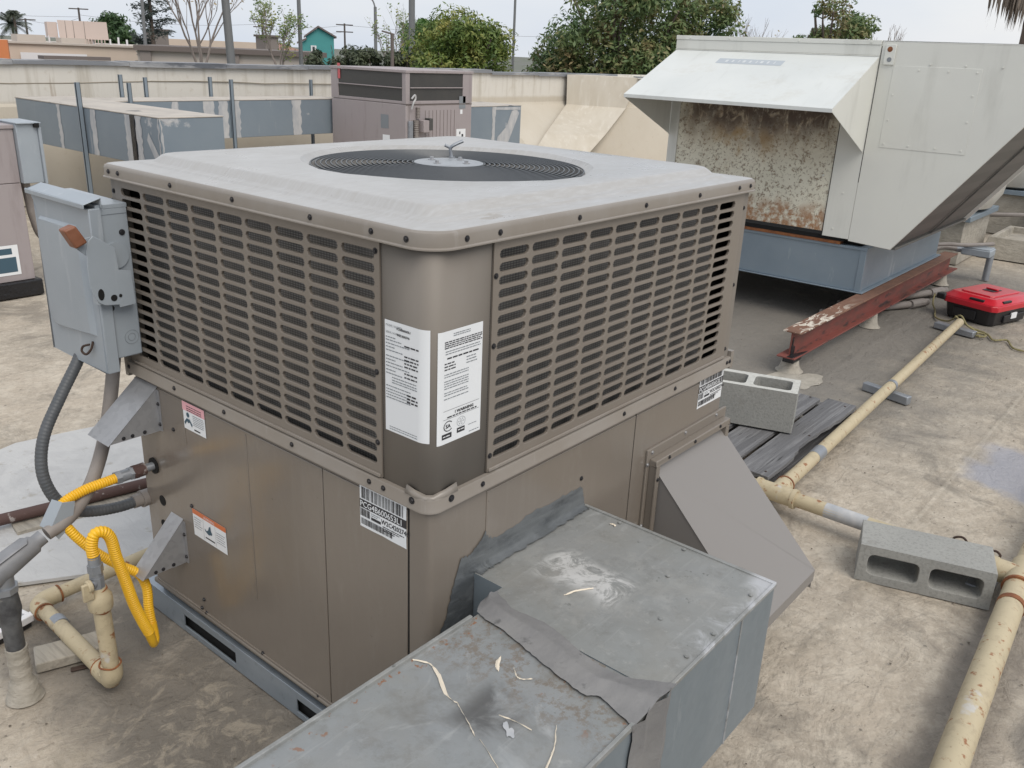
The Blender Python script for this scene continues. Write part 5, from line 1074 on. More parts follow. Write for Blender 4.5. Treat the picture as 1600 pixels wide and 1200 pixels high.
# ================================================================ far right equipment
K = thing('junction_box', 'grey weatherproof electrical box on a short pipe behind the red toolbox', 'electrical box', (7.30, .43, 0), 'roof electrical boxes')
b = B(); b.box(7.14, 7.33, .43, .66, .215, .275); b.build('box_body', 'elecgrey', K, bevel=.008)
b = B(); b.box(7.145, 7.325, .44, .65, .276, .284); b.build('box_cover', 'elecgrey', K, bevel=.004)
b = B(); b.cyl((7.30, .455, 0), (7.30, .455, .215), .028, n=14); b.build('support_pipe', 'steel', K)
b = B(); b.cyl((7.21, .66, .245), (7.20, .71, .245), .026, n=12); b.build('box_connector', 'steel', K)
b = B(); b.tube(spline([(7.20, .70, .245), (7.12, .82, .25), (6.95, .90, .19), (6.72, .78, .08), (6.55, .70, .075)], 8), .021, 12); tag(rebase(b.build('electrical_conduit', 'conduit'), (7, .8, .08)), 'grey conduit curving from the red beam foot to the box on the pipe', 'conduit', 'conduits behind the air handler')
b = B(); b.tube(spline([(6.78, .90, .30), (6.98, .74, .31), (7.10, .62, .305), (7.33, .46, .31)], 6), .016, 10); tag(rebase(b.build('electrical_conduit', 'conduit'), (7, .7, .3)), 'thin straight conduit from the beam end over the box cover', 'conduit', 'conduits behind the air handler')
b = B(); b.box(6.70, 6.84, .86, .92, .27, .33); b.cyl((6.76, .9, .24), (6.76, .9, .34), .03, n=10); tag(rebase(b.build('clamp', 'rustwire', bevel=.004), (6.76, .9, .25)), 'dark rusty clamp at the far end of the red beam', 'clamp')
for k, (pts, lab) in enumerate((([(5.35, 1.02, .035), (6.05, .70, .035), (6.45, .56, .035)], 'old pipe on the roof behind the red beam, upper one'), ([(5.0, 1.02, .03), (5.7, .66, .03), (5.95, .56, .03)], 'old pipe on the roof behind the red beam, lower one'))):
    b = B(); b.tube(pts, .026, 12); b.cyl(Vector(pts[-1]) + Vector((-.2, .07, 0)), Vector(pts[-1]) + Vector((-.05, .02, 0)), .034, n=12); tag(rebase(b.build('old_pipe', 'conduit'), (pts[1][0], pts[1][1], 0)), lab, 'pipe', 'old pipes behind the red beam')
def drum(cx, cy, r, z0, label, hx=1.0):
    o = thing('exhaust_fan', label, 'exhaust fan', (cx, cy, 0), 'cream roof exhaust fans')
    b = B(); b.lathe((cx, cy, z0), [(r * .70, 0), (r * .86, .03), (r * .97, .16), (r, .30), (r * 1.03, .315), (r * 1.03, .345), (r * .99, .355), (r * .98, .62), (r * 1.02, .64), (r * .8, .76), (r * .3, .84), (0.01, .85)], 40); b.build('fan_shell', 'fanwhite', o, smooth=40)
    b = B(); b.box(cx - r * .82, cx + r * .82, cy - r * .82, cy + r * .82, z0 - .055, z0 - .004); b.build('curb_cap', 'curb', o, bevel=.004)
    b = B(); b.box(cx - r * .74, cx + r * .74, cy - r * .74, cy + r * .74, -.004, z0 - .0555); b.build('curb', 'boot', o, bevel=.006)
    b = B()
    for k in range(8): a = R(45 * k + 200); screwp = Vector((cx + r * 1.031 * math.cos(a), cy + r * 1.031 * math.sin(a), z0 + .33)); b.cyl(screwp, screwp + Vector((math.cos(a), math.sin(a), 0)) * .008, .012, n=8)
    b.build('rim_bolt', 'zinc', o)
drum(8.25, 1.30, .66, .46, 'cream domed exhaust fan just behind the air handler curb'); drum(10.5, 1.05, .70, .50, 'cream domed exhaust fan farther right behind the first fan')
def curbbox(x0, x1, y0, y1, h, label, tray=True):
    o = thing('roof_curb', label, 'curb', ((x0 + x1) / 2, (y0 + y1) / 2, 0))
    b = B(); b.loops([[Vector(p) for p in l] for l in ([(x0 - .06, y0 - .06, 0), (x1 + .06, y0 - .06, 0), (x1 + .06, y1 + .06, 0), (x0 - .06, y1 + .06, 0)], [(x0, y0, h), (x1, y0, h), (x1, y1, h), (x0, y1, h)], [(x0 + .04, y0 + .04, h), (x1 - .04, y0 + .04, h), (x1 - .04, y1 - .04, h), (x0 + .04, y1 - .04, h)], [(x0 + .05, y0 + .05, h - .07), (x1 - .05, y0 + .05, h - .07), (x1 - .05, y1 - .05, h - .07), (x0 + .05, y1 - .05, h - .07)])], cap1=True); b.build('curb_wall', 'boot', o, bevel=.006); return o
curbbox(8.45, 9.35, .30, .72, .20, 'low empty curb tray between the exhaust fans and the box on the pipe')
b = B(); b.box(9.6, 10.6, .12, .55, .10, .42); b.box(9.55, 10.65, .08, .6, .42, .46); tag(rebase(b.build('roof_curb', 'curb', bevel=.006), (10.1, .3, 0)), 'blue grey capped curb at the right edge under the second fan', 'curb')
b = B(); b.tube([(9.0, .95, .32), (9.2, .1, .40), (9.4, -.6, .46)], .022, 10); tag(rebase(b.build('electrical_conduit', 'conduit'), (9.2, .1, .3)), 'conduit running out at the right edge above the curb tray', 'conduit')
b = B(); b.box(8.2, 9.0, .02, .14, .0, .26); 
tag(rebase(b.build('vent_box', 'sealwhite', bevel=.01), (8.6, .08, 0)), 'speckled grey metal box at the right edge beyond the toolbox', 'box')
# ================================================================ left unit, centre unit, background ducts
V = thing('air_conditioning_unit', 'faded mauve packaged unit cut off by the left edge, on a black base', 'air conditioner', (.6, 5.6, 0), 'faded mauve packaged units')
b = B(); b.box(-1.0, 1.335, 5.10, 6.4, .105, .745); b.build('lower_cabinet', 'mauve', V, bevel=.004)
b = B(); b.box(-1.0, 1.335, 5.10, 6.4, .748, 1.09); b.box(-1.02, 1.345, 5.09, 6.42, 1.09, 1.115); b.build('upper_cabinet', 'mauve', V, bevel=.004)
b = B(); b.box(-1.0, 1.18, 5.092, 5.10, .80, 1.05); b.build('condenser_grille', 'louvdark', V, smooth=0)
b = B(); b.box(-1.05, 1.37, 5.07, 6.44, -.004, .104); b.build('base_curb', 'blacktar', V, bevel=.01)
b = B(); Mv = frame((.95, 5.097, .15), (1, 0, 0), (0, 0, 1)); sheet(b, Mv, .30, .20); rects(b, Mv, [(.02, .11, .12, .18), (.14, .02, .28, .12), (.16, .14, .26, .18)], .001, 1); rects(b, Mv, [(.01, .085, .12, .105)], .001, 3)
b.build('warning_sticker', ['white', 'inkblue', 'inkgrey', 'teal'], V, smooth=0)
S2 = thing('disconnect_switch', 'light grey disconnect box hanging on the corner of the left mauve unit', 'electrical box', (1.40, 5.1, .74))
b = B(); b.box(1.338, 1.470, 5.06, 5.34, .745, 1.120); b.build('enclosure', 'elecgrey', S2, bevel=.004)
b = B(); b.box(1.470, 1.488, 5.045, 5.36, .735, 1.10); b.box(1.335, 1.49, 5.04, 5.36, 1.121, 1.131); b.build('door', 'elecgrey', S2, bevel=.003)
b = B(); b.box(1.445, 1.475, 5.035, 5.06, 1.098, 1.126); b.build('latch', 'black', S2)
b = B(); b.tube(spline([(1.40, 5.2, .745), (1.41, 5.2, .60), (1.42, 5.2, .50), (1.47, 5.23, .36), (1.62, 5.32, .26), (1.9, 5.5, .22)], 8), .028, 12); tag(rebase(b.build('electrical_conduit', 'conduit'), (1.5, 5.2, .2)), 'grey conduit hanging below the disconnect box of the left mauve unit', 'conduit')
# centre unit
V = thing('air_conditioning_unit', 'faded mauve packaged unit with two dark grilles standing in front of the back parapet', 'air conditioner', (6.47, 6.9, 0), 'faded mauve packaged units')
x0, x1, y0, y1 = 5.94, 7.02, 6.28, 7.55
b = B(); b.box(x0, x1, y0, y1, .06, 1.095); b.build('lower_cabinet', 'mauve', V, bevel=.006)
b = B(); b.box(x0 + .012, x1 - .012, y0 + .012, y1 - .012, 1.097, 1.42)
b.box(x0 - .002, x0 + .06, y0 - .002, y0 + .06, 1.10, 1.43); b.box(x0 - .002, x0 + .05, y1 - .13, y1, 1.10, 1.43); b.box(x1 - .16, x1, y0 - .002, y0 + .05, 1.10, 1.43); b.box(x0 + .0, x0 + .02, y0 + .06, y1 - .13, 1.10, 1.13); b.box(x0 + .06, x1 - .16, y0, y0 + .02, 1.10, 1.135)
b.box(x0 - .012, x1 + .012, y0 - .012, y1 + .012, 1.428, 1.458); b.build('upper_cabinet', 'mauve', V, bevel=.004)
b = B(); b.box(x0 + .006, x0 + .011, y0 + .06, y1 - .13, 1.13, 1.425); b.box(x0 + .06, x1 - .16, y0 + .006, y0 + .011, 1.135, 1.425); b.build('condenser_grille', 'louvdark', V, smooth=0)
b = B(); b.box(x0 - .014, x0 - .002, y0 + .06, y1 - .13, 1.265, 1.275); b.box(x0 + .06, x1 - .16, y0 - .012, y0 - .002, 1.27, 1.28); b.build('grille_bar', 'mauve', V)
b = B(); b.box(x0 - .001, x1 + .001, y0 - .003, y0, 1.088, 1.098); b.box(x0 + .045, x0 + .050, y0 - .002, y0 + .001, .1, 1.09)
for k in range(9): b.box(x0 + .30 + .06 * k, x0 + .306 + .06 * k, y0 - .0015, y0 + .001, .35, 1.03)
b.build('panel_gap', 'fascia', V)
b = B(); Mc = frame((x0 - .002, 6.56, .80), (0, -1, 0), (0, 0, 1)); rects(b, Mc, [(-.13, .02, 0, .17)], .0, 2); rects(b, Mc, [(-.10, -.20, .02, -.05)], .0, 0); rects(b, Mc, [(-.10, -.20, .02, -.13)], .001, 3)
rects(b, Mc, [(-.87, .52, -.82, .69)], .0, 4); Mc = frame((6.76, y0 - .002, .62), (1, 0, 0), (0, 0, 1)); rects(b, Mc, [(.0, .0, .16, .19), (.06, .36, .10, .41)], 0, 0); rects(b, Mc, [(.03, .06, .05, .09), (.09, .10, .12, .13), (.05, .13, .07, .16)], .001, 1); rects(b, Mc, [(.04, .42, .15, .56)], 0, 2)
b.build('faded_sticker', ['white', 'ink', 'inkgrey', 'teal', 'redsticker'], V, smooth=0)
b = B(); b.box(6.12, 6.21, y0 - .10, y0 - .001, .80, .93); b.box(6.215, 6.27, y0 - .10, y0 - .02, .82, .95, mi=1); b.build('control_box', ['mauve', 'louvdark'], V, bevel=.004)
corrug([Vector((6.07, y0 - .03, .60 + .03 * k)) for k in range(12)], .028, .004, .02, 'flex_conduit', 'conduit', V)
corrug([Vector((6.11, y0 - .02, 1.07 - .02 * k)) for k in range(7)], .022, .003, .016, 'flex_conduit', 'conduit', V)
b = B(); b.box(5.965, 6.02, y0 - .035, y0 - .001, .62, .92); b.build('disconnect_cover', 'steel', V, bevel=.003)
b = B(); b.tube(spline([(6.0, y0 - .03, 1.05), (6.01, y0 - .05, 1.12), (6.04, y0 - .05, 1.16), (6.03, y0 - .05, 1.20), (5.99, y0 - .04, 1.16)], 5), .010, 8); b.build('cable_loop', 'sealwhite', V)
# background ducts
def bduct(name, label, x0, x1, y0, y1, z0, z1, cols=(), seams=()):
    o = thing(name, label, 'duct', ((x0 + x1) / 2, (y0 + y1) / 2, z0), 'grey painted ducts before the parapet')
    b = B(); b.box(x0, x1, y0, y1, z0, z1); b.build('duct_body', 'paintduct', o, bevel=.004)
    b = B(); b.box(x0 - .004, x1 + .004, y0 - .004, y1 + .004, z1 + .001, z1 + .012); b.build('duct_top', 'ducttop', o, bevel=.004)
    return o
q_ = random.Random(12)
def ragstrip(b, f, a0, a1, z0, z1, n=12, mi=None):
    L_ = [f(a0 + q_.uniform(-.012, .012), z0 + (z1 - z0) * k / n) for k in range(n + 1)]; R_ = [f(a1 + q_.uniform(-.012, .012), z0 + (z1 - z0) * k / n) for k in range(n + 1)]
    b.loops([L_, R_], closed=False, mi=mi)
o = bduct('air_duct', 'grey painted duct on the left turning toward the viewer, with a black joint band', 2.53, 3.09, 5.43, 7.96, .72, 1.095)
b = B()
f = lambda a, z: Vector((2.5275, a, z))
for a0, a1 in ((7.07, 7.13), (6.44, 6.52), (5.86, 5.955), (5.70, 5.79), (5.435, 5.455)): b = B(); ragstrip(b, f, a0, a1, .722, 1.094); b.build('sealant_stripe', 'sealwhite', o, smooth=0)
b = B(); b.poly([(2.5275, 5.60, .98), (2.5275, 5.63, .92), (2.5275, 5.52, .76), (2.5275, 5.46, .80)]); b.build('sealant_stripe', 'sealwhite', o, smooth=0)
f2 = lambda a, z: Vector((a, 5.4275, z)); b = B(); ragstrip(b, f2, 2.532, 2.545, .722, 1.094); b.poly([(2.545, 5.4275, 1.09), (2.66, 5.4275, 1.08), (2.60, 5.4275, 1.05)]); b.build('sealant_stripe', 'sealwhite', o, smooth=0)
b = B(); b.box(2.518, 3.10, 5.792, 5.856, .715, 1.10); b.build('joint_band', 'blacktar', o, bevel=.004)
o = bduct('air_duct', 'long grey painted duct running along the back parapet into the centre mauve unit', 3.2, 6.1, 7.60, 8.10, .680, 1.070)
b = B(); f = lambda a, z: Vector((a, 7.5975, z))
for a0, a1 in ((4.26, 4.39), (4.44, 4.55), (4.62, 4.70), (5.40, 5.52), (3.9, 3.97)): b = B(); ragstrip(b, f, a0, a1, .682, 1.068); b.build('sealant_stripe', 'sealwhite', o, smooth=0)
o = bduct('air_duct', 'short grey duct with a diagonal white smear right of the centre mauve unit', 7.03, 8.60, 6.80, 7.5, .46, 1.01)
b = B(); f = lambda a, z: Vector((a, 6.7975, z)); ragstrip(b, f, 8.00, 8.07, .462, 1.008); b.poly([(8.10, 6.797, .47), (8.30, 6.797, .46), (8.56, 6.797, .92), (8.50, 6.797, .97), (8.40, 6.797, .95), (8.30, 6.797, .75), (8.12, 6.797, .62)]); b.poly([(8.02, 6.797, .97), (8.58, 6.797, .96), (8.58, 6.797, 1.0), (8.02, 6.797, 1.0)])
b.build('sealant_stripe', 'sealwhite', o, smooth=0)
for x, y, z0, z1, lab in ((2.505, 6.63, 0, 1.30, 'grey strut on the near side of the left duct'), (3.66, 8.13, 0, 1.305, 'thin grey strut behind the left duct, leftmost of three'), (3.45, 7.57, 0, 1.25, 'wide grey strut where the left duct meets the long duct'),
                          (3.93, 8.13, 0, 1.28, 'grey strut near the parapet right of the left duct'), (4.70, 8.13, 0, 1.29, 'short looking grey strut behind the long duct'), (4.60, 7.57, 0, 1.29, 'grey strut on the near side of the long duct with white sealant foot'), (6.10, 8.13, 0, 1.27, 'grey strut beside the centre mauve unit')):
    b = B(); b.box(x - .02, x + .02, y - .003, y + .003, z0, z1); b.box(x - .02, x - .016, y - .003, y + .018, z0, z1); b.box(x + .016, x + .02, y - .003, y + .018, z0, z1)
    tag(rebase(b.build('duct_strut', 'paintduct', smooth=0), (x, y, 0)), lab, 'strut', 'struts holding the painted ducts')

# loose grit and flakes lying on the roof
b = B(); q_ = random.Random(77)
for k in range(900):
    x = q_.uniform(-1.2, 5.5); y = q_.uniform(-1.6, 3.0)
    if -.02 < x < 1.32 and -.02 < y < 1.2: continue
    s_ = q_.choice((.0025, .003, .004, .006)); a = q_.uniform(0, 6.28); z = .002
    p = [(x + s_ * math.cos(a + t) * q_.uniform(.6, 1.3), y + s_ * math.sin(a + t) * q_.uniform(.6, 1.3), z) for t in (0, 2.1, 4.2)]; tpv = (x, y, z + s_ * .7)
    for i in range(3): b.poly([p[i], p[(i + 1) % 3], tpv])
tag(b.build('roof_grit', mat('dark grit', (.15, .13, .105), .95), smooth=0), 'dark grit and flakes scattered over the roof coating', 'grit', kind='stuff')
# ================================================================ beyond the parapet
GZ = -4.5
def crown(b, c, rad, n, leaf, rnd, squash=.8, clumps=14, dark=0, hollow=.55, bottom=-.6):
    """leaf-sized quads in clumps spread through a crown's volume"""
    c = Vector(c); cl = []
    for k in range(clumps):
        while True:
            v = Vector((rnd.uniform(-1, 1), rnd.uniform(-1, 1), rnd.uniform(bottom, 1)))
            if v.length <= 1 and v.length > .25: break
        cl.append((Vector((v.x * rad[0], v.y * rad[1], v.z * rad[2])) * .78, rnd.uniform(.20, .42)))
    R3 = (rad[0] + rad[1] + rad[2]) / 3
    for k in range(n):
        p, s_ = cl[rnd.randrange(clumps)]
        d = Vector((rnd.gauss(0, 1), rnd.gauss(0, 1), rnd.gauss(0, 1))); d = d.normalized() * (rnd.random() ** .4)
        q = c + p + Vector((d.x, d.y, d.z * squash)) * s_ * R3
        nrm = (d + Vector((rnd.gauss(0, .6), rnd.gauss(0, .6), rnd.gauss(0, .6) + .5))).normalized()
        t = nrm.orthogonal().normalized(); t = Matrix.Rotation(rnd.uniform(0, 6.28), 3, nrm) @ t; s2 = nrm.cross(t); l_ = leaf * rnd.uniform(.6, 1.35); w_ = l_ * rnd.uniform(.28, .45)
        b.poly([q - t * l_, q - s2 * w_ + t * l_ * .1, q + t * l_, q + s2 * w_ + t * l_ * .1])
def branchy(b, p, d, ln, r, depth, rnd, spread=.5, tips=None, upb=.25, kids=(2, 3)):
    pts = [Vector(p)]; dd = Vector(d).normalized(); n = 5
    for k in range(n):
        dd = (dd + Vector((rnd.gauss(0, .10), rnd.gauss(0, .10), rnd.gauss(0, .06) + upb * .12))).normalized(); pts.append(pts[-1] + dd * ln / n)
    b.tube(pts, lambda t, i: r * (1 - .45 * t), 5 if depth < 2 else 7)
    if tips is not None: tips.extend(pts[2:] if depth == 0 else [])
    if depth > 0:
        for k in range(rnd.randint(*kids)):
            q = pts[rnd.randint(2, n)]; a = dd + Vector((rnd.gauss(0, spread), rnd.gauss(0, spread), rnd.gauss(0, spread * .4) + upb))
            branchy(b, q, a, ln * rnd.uniform(.55, .8), r * .5, depth - 1, rnd, spread, tips, upb, kids)
        branchy(b, pts[-1], dd + Vector((rnd.gauss(0, .2), rnd.gauss(0, .2), .1)), ln * .7, r * .55, depth - 1, rnd, spread, tips, upb, kids)
def tree(label, x, y, zc, rad, n, leaf, m, seed, clumps=14, r0=.18, group='trees beyond the parapet', name='leafy_tree', lobes=None, bottom=-.6):
    rnd = random.Random(seed); o = thing(name, label, 'tree', (x, y, GZ), group)
    b = B(); zt = zc - rad[2] * .3
    b.tube([(x, y, GZ), (x + .1, y, (GZ + zt) / 2), (x, y + .05, zt)], lambda t, i: r0 * (1 - .35 * t), 9)
    for k in range(9):
        a = rnd.uniform(0, 6.28); e_ = Vector((x + math.cos(a) * rad[0] * .7, y + math.sin(a) * rad[1] * .7, zc + rnd.uniform(-.2, .8) * rad[2])); s_ = Vector((x, y, zt - rnd.uniform(0, 1.2)))
        b.tube(spline([s_, s_.lerp(e_, .5) + Vector((0, 0, -.2)), e_], 4), lambda t, i: r0 * .45 * (1 - .75 * t), 6)
    b.build('trunk', 'trunk', o)
    b = B()
    for (dx, dy, dz, fx, fn) in (lobes or [(0, 0, 0, 1, 1)]): crown(b, (x + dx, y + dy, zc + dz), (rad[0] * fx, rad[1] * fx, rad[2] * fx), int(n * fn), leaf, rnd, clumps=clumps, bottom=bottom)
    b.build('crown', m, o, smooth=0); return o
# the two large trees: centres about 26 m away, crowns down behind the parapet
tree('rounded olive green tree beyond the parapet, left of the two large ones', 17.9, 16.6, 1.15, (1.66, 1.66, 1.85), 30000, .068, 'leafA', 31, clumps=60, bottom=-1)
tree('large green and bronze tree beyond the parapet, behind the air handler hood', 20.7, 13.2, 1.9, (2.0, 2.75, 2.5), 42000, .074, 'leafB', 35, clumps=64, r0=.22, lobes=[(0, 0, 0, 1, .75), (.9, -2.0, .5, .55, .15), (-.8, 1.7, -.7, .5, .1)], bottom=-.9)
tree('bright green tree rising behind the olive tree', 26.15, 25.4, 1.6, (2.0, 2.0, 1.75), 7000, .13, 'leafbright', 37, clumps=20)
tree('round dark green tree behind the pink roof screen', 33.2, 65.6, .8, (1.9, 1.9, 2.9), 11000, .17, 'leafround', 41, clumps=60, bottom=-1)
tree('small leafy tree above the air handler roof', 28.75, 10.42, 2.3, (1.45, 1.45, 1.75), 7000, .085, 'leafB', 43, clumps=34)
for k, (x, y, z, r_) in enumerate(((16.4, 20.8, .85, .75), (17.05, 20.25, 1.0, .8), (17.75, 19.65, .95, .75), (18.3, 19.1, 1.0, .8))):
    tree(['dull green shrub tree right of the teal house', 'second dull green shrub tree right of the teal house', 'dull green shrub tree under the curved street lamp', 'dull green shrub tree touching the olive tree'][k], x, y, z, (r_, r_, r_ * 1.1), 3200, .075, 'shrub', 50 + k, clumps=14, r0=.07, group='dull shrub trees beyond the parapet', name='shrub_tree')
# conifer
o = thing('conifer_tree', 'tall dark conifer behind the long cream building', 'tree', (25.8, 46.9, GZ), 'trees beyond the parapet')
b = B(); b.tube([(25.8, 46.9, GZ), (25.8, 46.9, 7)], lambda t, i: .16 - .1 * i, 8); b.build('trunk', 'trunk', o)
b = B(); rnd = random.Random(5)
for k in range(70):
    z = -1.5 + 8.0 * k / 70; L_ = (1.45 - .075 * max(z, 0)) * rnd.uniform(.6, 1.1); a = rnd.uniform(0, 6.28); p0 = Vector((25.8, 46.9, z)); d = Vector((math.cos(a), math.sin(a), rnd.uniform(-.1, .25)))
    b.tube([p0, p0 + d * L_], .02, 4)
    for j in range(75):
        q = p0 + d * L_ * (rnd.random() ** .7) + Vector((rnd.gauss(0, .09), rnd.gauss(0, .09), rnd.gauss(0, .10) - .05)); t = Vector((rnd.gauss(0, 1), rnd.gauss(0, 1), rnd.gauss(0, .6))).normalized() * .12; s2 = t.orthogonal().normalized() * .035; b.poly([q - t, q + s2, q + t, q - s2])
b.build('crown', 'conifer', o, smooth=0)
# palms
def palm(label, x, y, zt, r, droop, m, skirt=False, nf=26, seed=1, group='palms', fl=1.0):
    rnd = random.Random(seed); o = thing('palm_tree', label, 'palm', (x, y, GZ), group)
    b = B(); b.tube([(x, y, GZ), (x + .05, y, zt)], lambda t, i: r, 9); b.build('trunk', 'trunk', o)
    b = B()
    for k in range(nf):
        a = rnd.uniform(0, 6.28); e = rnd.uniform(-.5, 1.3); L_ = fl * rnd.uniform(.85, 1.1); pts = []
        for j in range(7):
            t = j / 6; pts.append(Vector((x + math.cos(a) * L_ * t * math.cos(e * .8), y + math.sin(a) * L_ * t * math.cos(e * .8), zt + L_ * (math.sin(e) * t - droop * t * t))))
        for j in range(6):
            dv = (pts[j + 1] - pts[j]).normalized(); sd2 = dv.cross(Vector((0, 0, 1))).normalized()
            for s_ in (-1, 1):
                for i in range(3):
                    q = pts[j].lerp(pts[j + 1], i / 3); tip = q + sd2 * s_ * L_ * .24 * math.sin(.5 + 2.2 * (j + 1) / 7) + dv * L_ * .10 - Vector((0, 0, L_ * .10)); b.poly([q, q + dv * .05 * L_, tip])
    b.build('fronds', m, o, smooth=0)
    return o
palm('far palm with drooping fronds at the left edge, lower crown', 33.0, 82.2, 2.3, .10, .35, 'palmleaf', nf=34, seed=3, fl=1.5, group='far palms at the left')
palm('far fan palm with a shaggy ball crown at the left edge, taller one', 32.75, 81.0, 3.1, .10, .6, 'palmleaf', nf=90, seed=5, fl=.62, group='far palms at the left')
o = thing('palm_tree', 'palm with a skirt of hanging dry fronds at the top right corner', 'palm', (12.75, 1.80, GZ))
b = B(); b.tube([(12.80, 1.66, GZ), (12.78, 1.64, 3.4)], .085, 12); b.build('trunk', 'trunk', o)
b = B(); rnd = random.Random(9)
for k in range(330):
    a = rnd.uniform(0, 6.28); rr0 = rnd.uniform(.05, .42); z0 = rnd.uniform(2.75, 3.5); z1 = z0 - rnd.uniform(.25, .75) - (.0 if rr0 > .15 else .1); x = 12.75 + rr0 * math.cos(a); y = 1.80 + rr0 * math.sin(a); w_ = rnd.uniform(.008, .022)
    z1 = max(z1, 2.18 + rnd.uniform(0, .35) * (rr0 / .4)); ca, sa = math.cos(a + 1.57 + rnd.uniform(-1, 1)) * w_, math.sin(a + 1.57 + rnd.uniform(-1, 1)) * w_
    b.poly([(x - ca * .5, y - sa * .5, z0), (x + ca * .5, y + sa * .5, z0), (x + ca + .01, y + sa, (z0 + z1) / 2), (x + ca * .2, y + sa * .2, z1), (x - ca, y - sa, (z0 + z1) / 2 - .03)])
b.build('dry_frond_skirt', 'skirt', o, smooth=0)
# bare trees
def bare(label, x, y, zb, h, r, seed, leaves=0, n=5, sp=.32, m='dryleaf', stems=4, dep=3):
    rnd = random.Random(seed); o = thing('bare_tree', label, 'tree', (x, y, GZ), 'bare trees beyond the parapet')
    b = B(); tips = []
    b.tube([(x, y, GZ), (x, y, zb)], r * 1.3, 8)
    for k in range(stems):
        a = 2 * math.pi * k / stems + rnd.uniform(-.5, .5); branchy(b, (x, y, zb), (math.cos(a) * .45, math.sin(a) * .45, 1), h * .42, r, dep, rnd, sp, tips)
    b.build('trunk', 'baretwig', o)
    if leaves:
        b = B()
        for k in range(leaves):
            q = rnd.choice(tips) + Vector((rnd.gauss(0, .06), rnd.gauss(0, .06), rnd.gauss(0, .06))); t = Vector((rnd.gauss(0, 1), rnd.gauss(0, 1), rnd.gauss(0, 1))).normalized() * .055; s2 = t.orthogonal().normalized() * .03; b.poly([q - t, q + s2, q + t, q - s2])
        b.build('crown', m, o, smooth=0)
bare('large nearly leafless tree left of the thick tapered pole', 14.72, 24.4, .6, 3.9, .045, 61, 260)
bare('sparse tree with yellowish leaves left of the teal house', 19.0, 26.3, .3, 2.6, .04, 62, 1300, m='leafA', stems=4)
bare('sparse budding tree right of the curved street lamp', 22.1, 23.7, .2, 2.7, .03, 63, 420, m='leafA', stems=3)
bare('leafless twiggy tree between the air handler and the large bronze tree', 29.5, 13.6, 1.0, 2.2, .03, 64, 30, stems=4)
bare('leafless curling twigs right of the small leafy tree', 31.2, 9.45, 1.5, 1.6, .028, 65, 0, stems=3)
# poles
def pole(label, x, y, z1, r0, r1, m='polegrey', name='light_pole', lean=(0, 0), group='poles beyond the parapet'):
    o = thing(name, label, 'pole', (x, y, GZ), group); b = B(); b.tube([(x, y, GZ), (x + lean[0], y + lean[1], z1)], lambda t, i: r0 + (r1 - r0) * t, 12); b.build('shaft', m, o); return o
pole('thick tapered grey pole rising above the long low building', 15.56, 23.84, 8, .15, .10, lean=(-.30, .20))
pole('slim grey pole before the conifer', 20.5, 38.4, 9, .09, .06, lean=(.28, -.1))
pole('grey pole left of the teal house', 20.18, 26.68, 8, .085, .06)
pole('grey pole behind the bright green tree', 19.75, 20.45, 8, .11, .09)
pole('slim dark pole between the two large trees', 21.95, 18.08, 8, .045, .035)
o = pole('street lamp with a curved arm above the shrub trees', 28.95, 32.4, 3.45, .10, .07, name='street_lamp', group='street lamps')
b = B(); b.tube(spline([(28.95, 32.4, 3.40), (28.85, 32.5, 3.75), (28.55, 32.75, 3.90), (28.1, 33.15, 3.95)], 6), .035, 8); b.build('arm', 'polegrey', o)
b = B(); b.box(27.8, 28.15, 33.05, 33.3, 3.90, 3.98); b.build('lamp_head', 'polegrey', o, bevel=.03)
o = pole('short dark pole with a flat lamp head before the olive tree', 15.22, 16.48, 2.0, .045, .045, 'fascia', name='street_lamp', group='street lamps')
b = B(); b.prism([(15.24, 16.42, 1.98), (15.02, 16.64, 2.05), (15.10, 16.74, 2.05), (15.32, 16.52, 1.98)], (0, 0, .04)); b.build('lamp_head', 'fascia', o, bevel=.01)
for k, (x, y, z1, lab) in enumerate(((69.7, 83.05, 4.1, 'wooden utility pole right of the teal house'), (62.5, 88.65, 4.2, 'wooden utility pole behind the sparse yellowish tree'), (41.8, 100.2, 3.0, 'wooden utility pole right of the far palms'), (46.45, 98.1, 4.3, 'thin mast above the pink roof screen'))):
    o = pole(lab, x, y, z1, .13, .10, 'polewood', name='utility_pole', group='far utility poles')
    b = B()
    for dz in ((.15, .9) if k < 2 else (.12,)): b.tube([(x - .75, y + .6, z1 - dz), (x + .75, y - .6, z1 - dz)], .06, 5)
    b.build('crossarm', 'polewood', o)
b = B()
for p, q in (((41.8, 100.2, 2.9), (46.45, 98.1, 3.3)), ((46.45, 98.1, 3.6), (62.5, 88.6, 3.6)), ((62.5, 88.65, 4.0), (69.7, 83.05, 3.9)), ((62.5, 88.65, 3.3), (69.7, 83.05, 3.2)), ((69.7, 83.05, 3.9), (95, 60, 4.2)), ((30, 105, 4.2), (46.45, 98.1, 3.4))):
    p, q = Vector(p), Vector(q); b.tube([p.lerp(q, t / 8) - Vector((0, 0, .5 * math.sin(math.pi * t / 8))) for t in range(9)], .016, 4)
tag(rebase(b.build('power_line', 'polewood'), (50, 95, 0)), 'thin power lines between the far utility poles', 'power line')
